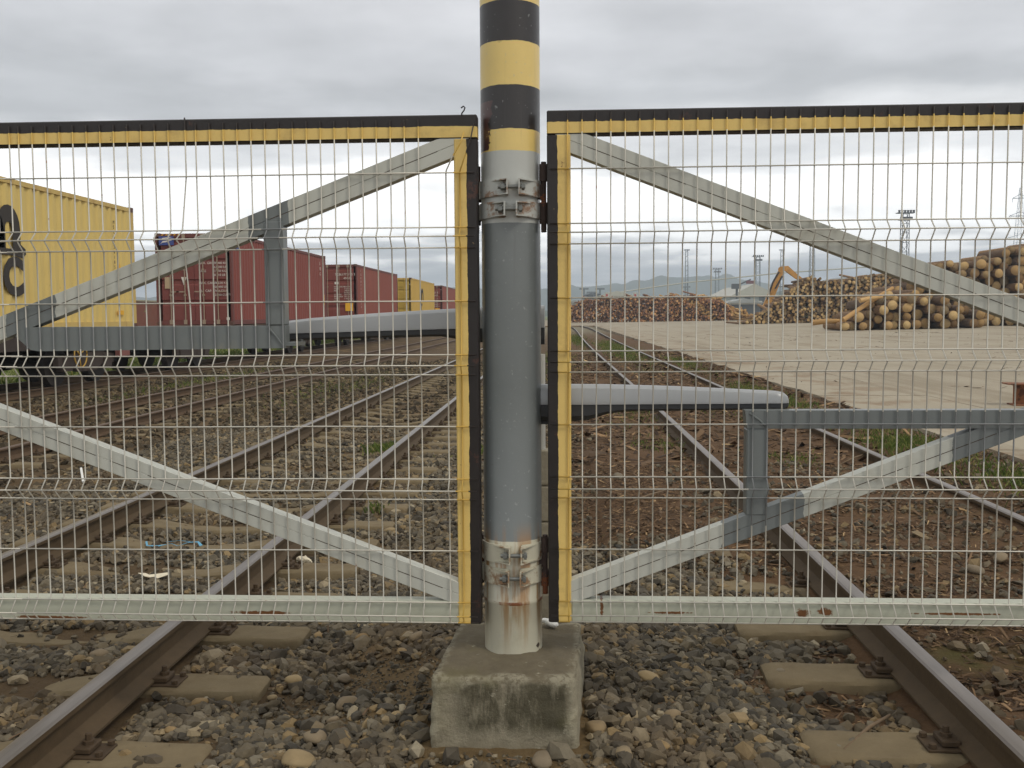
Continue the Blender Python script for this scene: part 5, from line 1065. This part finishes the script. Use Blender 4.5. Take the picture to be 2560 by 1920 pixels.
# pylon at the right edge
d = ray(2552, 470); Yp = 520.0; pt_ = far_pt(2552, 470, Yp); H = pt_.z; py = empty('power_pylon', (pt_.x, Yp, 0), 'grey lattice power pylon behind the tall log stack', 'pylon'); mb = MB(); wb = 7.0
cor = lambda z, k: (pt_.x+(wb*(1-z/H)+.9)/2*(-1 if k in (0, 3) else 1), Yp+(wb*(1-z/H)+.9)/2*(-1 if k < 2 else 1), z)
for k in range(4): mb.tube([cor(-.5, k), cor(H, k)], .11, 4)
for i in range(14):
    for k in range(4): mb.tube([cor(H*i/14, k), cor(H*(i+1)/14, (k+1) % 4)], .055, 3); mb.tube([cor(H*(i+1)/14, k), cor(H*(i+1)/14, (k+1) % 4)], .05, 3)
mb.build('lattice', LAT, py)
for zf, wd in ((.60, 15), (.78, 11), (.92, 8)):
    a_ = MB(); z = H*zf; a_.tube([(pt_.x-wd/2, Yp, z), (pt_.x+wd/2, Yp, z)], .16, 4); a_.tube([(pt_.x-wd/2, Yp, z), (pt_.x, Yp, z+2.2), (pt_.x+wd/2, Yp, z)], .13, 4)
    for s in (-1, 1): a_.tube([(pt_.x+s*wd/2, Yp, z), (pt_.x+s*wd/2, Yp, z-2)], .12, 4)
    a_.build('crossarm', LAT, py)

# ------------------------------------------------------------------ hills and haze
HG = N('hill_green', .95, 0, .1); HG.color(HG.mix(HG.noise(.01, detail=6, rough=.65), lin(50, 66, 40), lin(86, 96, 60))); HG = HG.m
def ridge(name, Y, pts, depth, seed, rough):
    rr = np.random.default_rng(seed); pxs = np.arange(-900, 3800, 10); ph = rr.uniform(0, 6, 6); fr = np.array([.006, .011, .019, .031, .05, .083])
    h = np.interp(pxs, [p for p, _ in pts], [q for _, q in pts])+sum(rough*np.sin(pxs*f+p_)/(1+k*.6) for k, (f, p_) in enumerate(zip(fr, ph)))
    X = (pxs-1401)/FPX*Y; Z = np.maximum(CZ+h/FPX*Y, 3); rows = []
    for t in np.linspace(0, 1, 14):
        w = math.sin(math.pi*min(t*1.0, 1)); nz = 1+.10*np.sin(pxs*.03+t*9)+.06*np.sin(pxs*.08-t*13)
        rows.append(np.stack([X*(1+(t-.5)*depth/Y), np.full_like(X, Y+(t-.5)*depth), np.where(t in (0, 1), -3, (Z*(w if t != .5 else 1))*(nz if abs(t-.5) > .05 else 1))], -1))
    V = np.concatenate(rows); nx = len(pxs); i = (np.arange(13)[:, None]*nx+np.arange(nx-1)[None, :]).ravel()
    tag(np_obj(name, V, np.stack([i, i+1, i+nx+1, i+nx], 1), HG, smooth=True), kind='structure')
ridge('hills', 2000, [(-1800, 40), (700, 50), (1000, 62), (1110, 74), (1250, 60), (1420, 66), (1560, 72), (1660, 90), (1740, 95), (1850, 84), (1950, 66), (2060, 62), (2200, 58), (2600, 50), (4400, 40)], 500, 5, 2.2)
ridge('hills', 1000, [(-1800, 8), (1200, 10), (1700, 14), (1850, 26), (1960, 56), (2080, 72), (2200, 84), (2330, 92), (2500, 84), (2700, 70), (4400, 30)], 250, 8, 1.6)
hz = MB().box(-2600, 2600, -230, 2700, -6, 108).build('haze', [])
tag(hz, 'thin pale haze filling the air over the yard', 'haze', kind='stuff')
hm = bpy.data.materials.new('haze'); hm.use_nodes = True; ht = hm.node_tree; ht.nodes.clear()
pv = ht.nodes.new('ShaderNodeVolumePrincipled'); pv.inputs['Color'].default_value = (.80, .90, 1.0, 1); pv.inputs['Density'].default_value = 6.5e-4; pv.inputs['Anisotropy'].default_value = .1
ho = ht.nodes.new('ShaderNodeOutputMaterial'); ht.links.new(pv.outputs[0], ho.inputs['Volume']); hz.data.materials.append(hm)
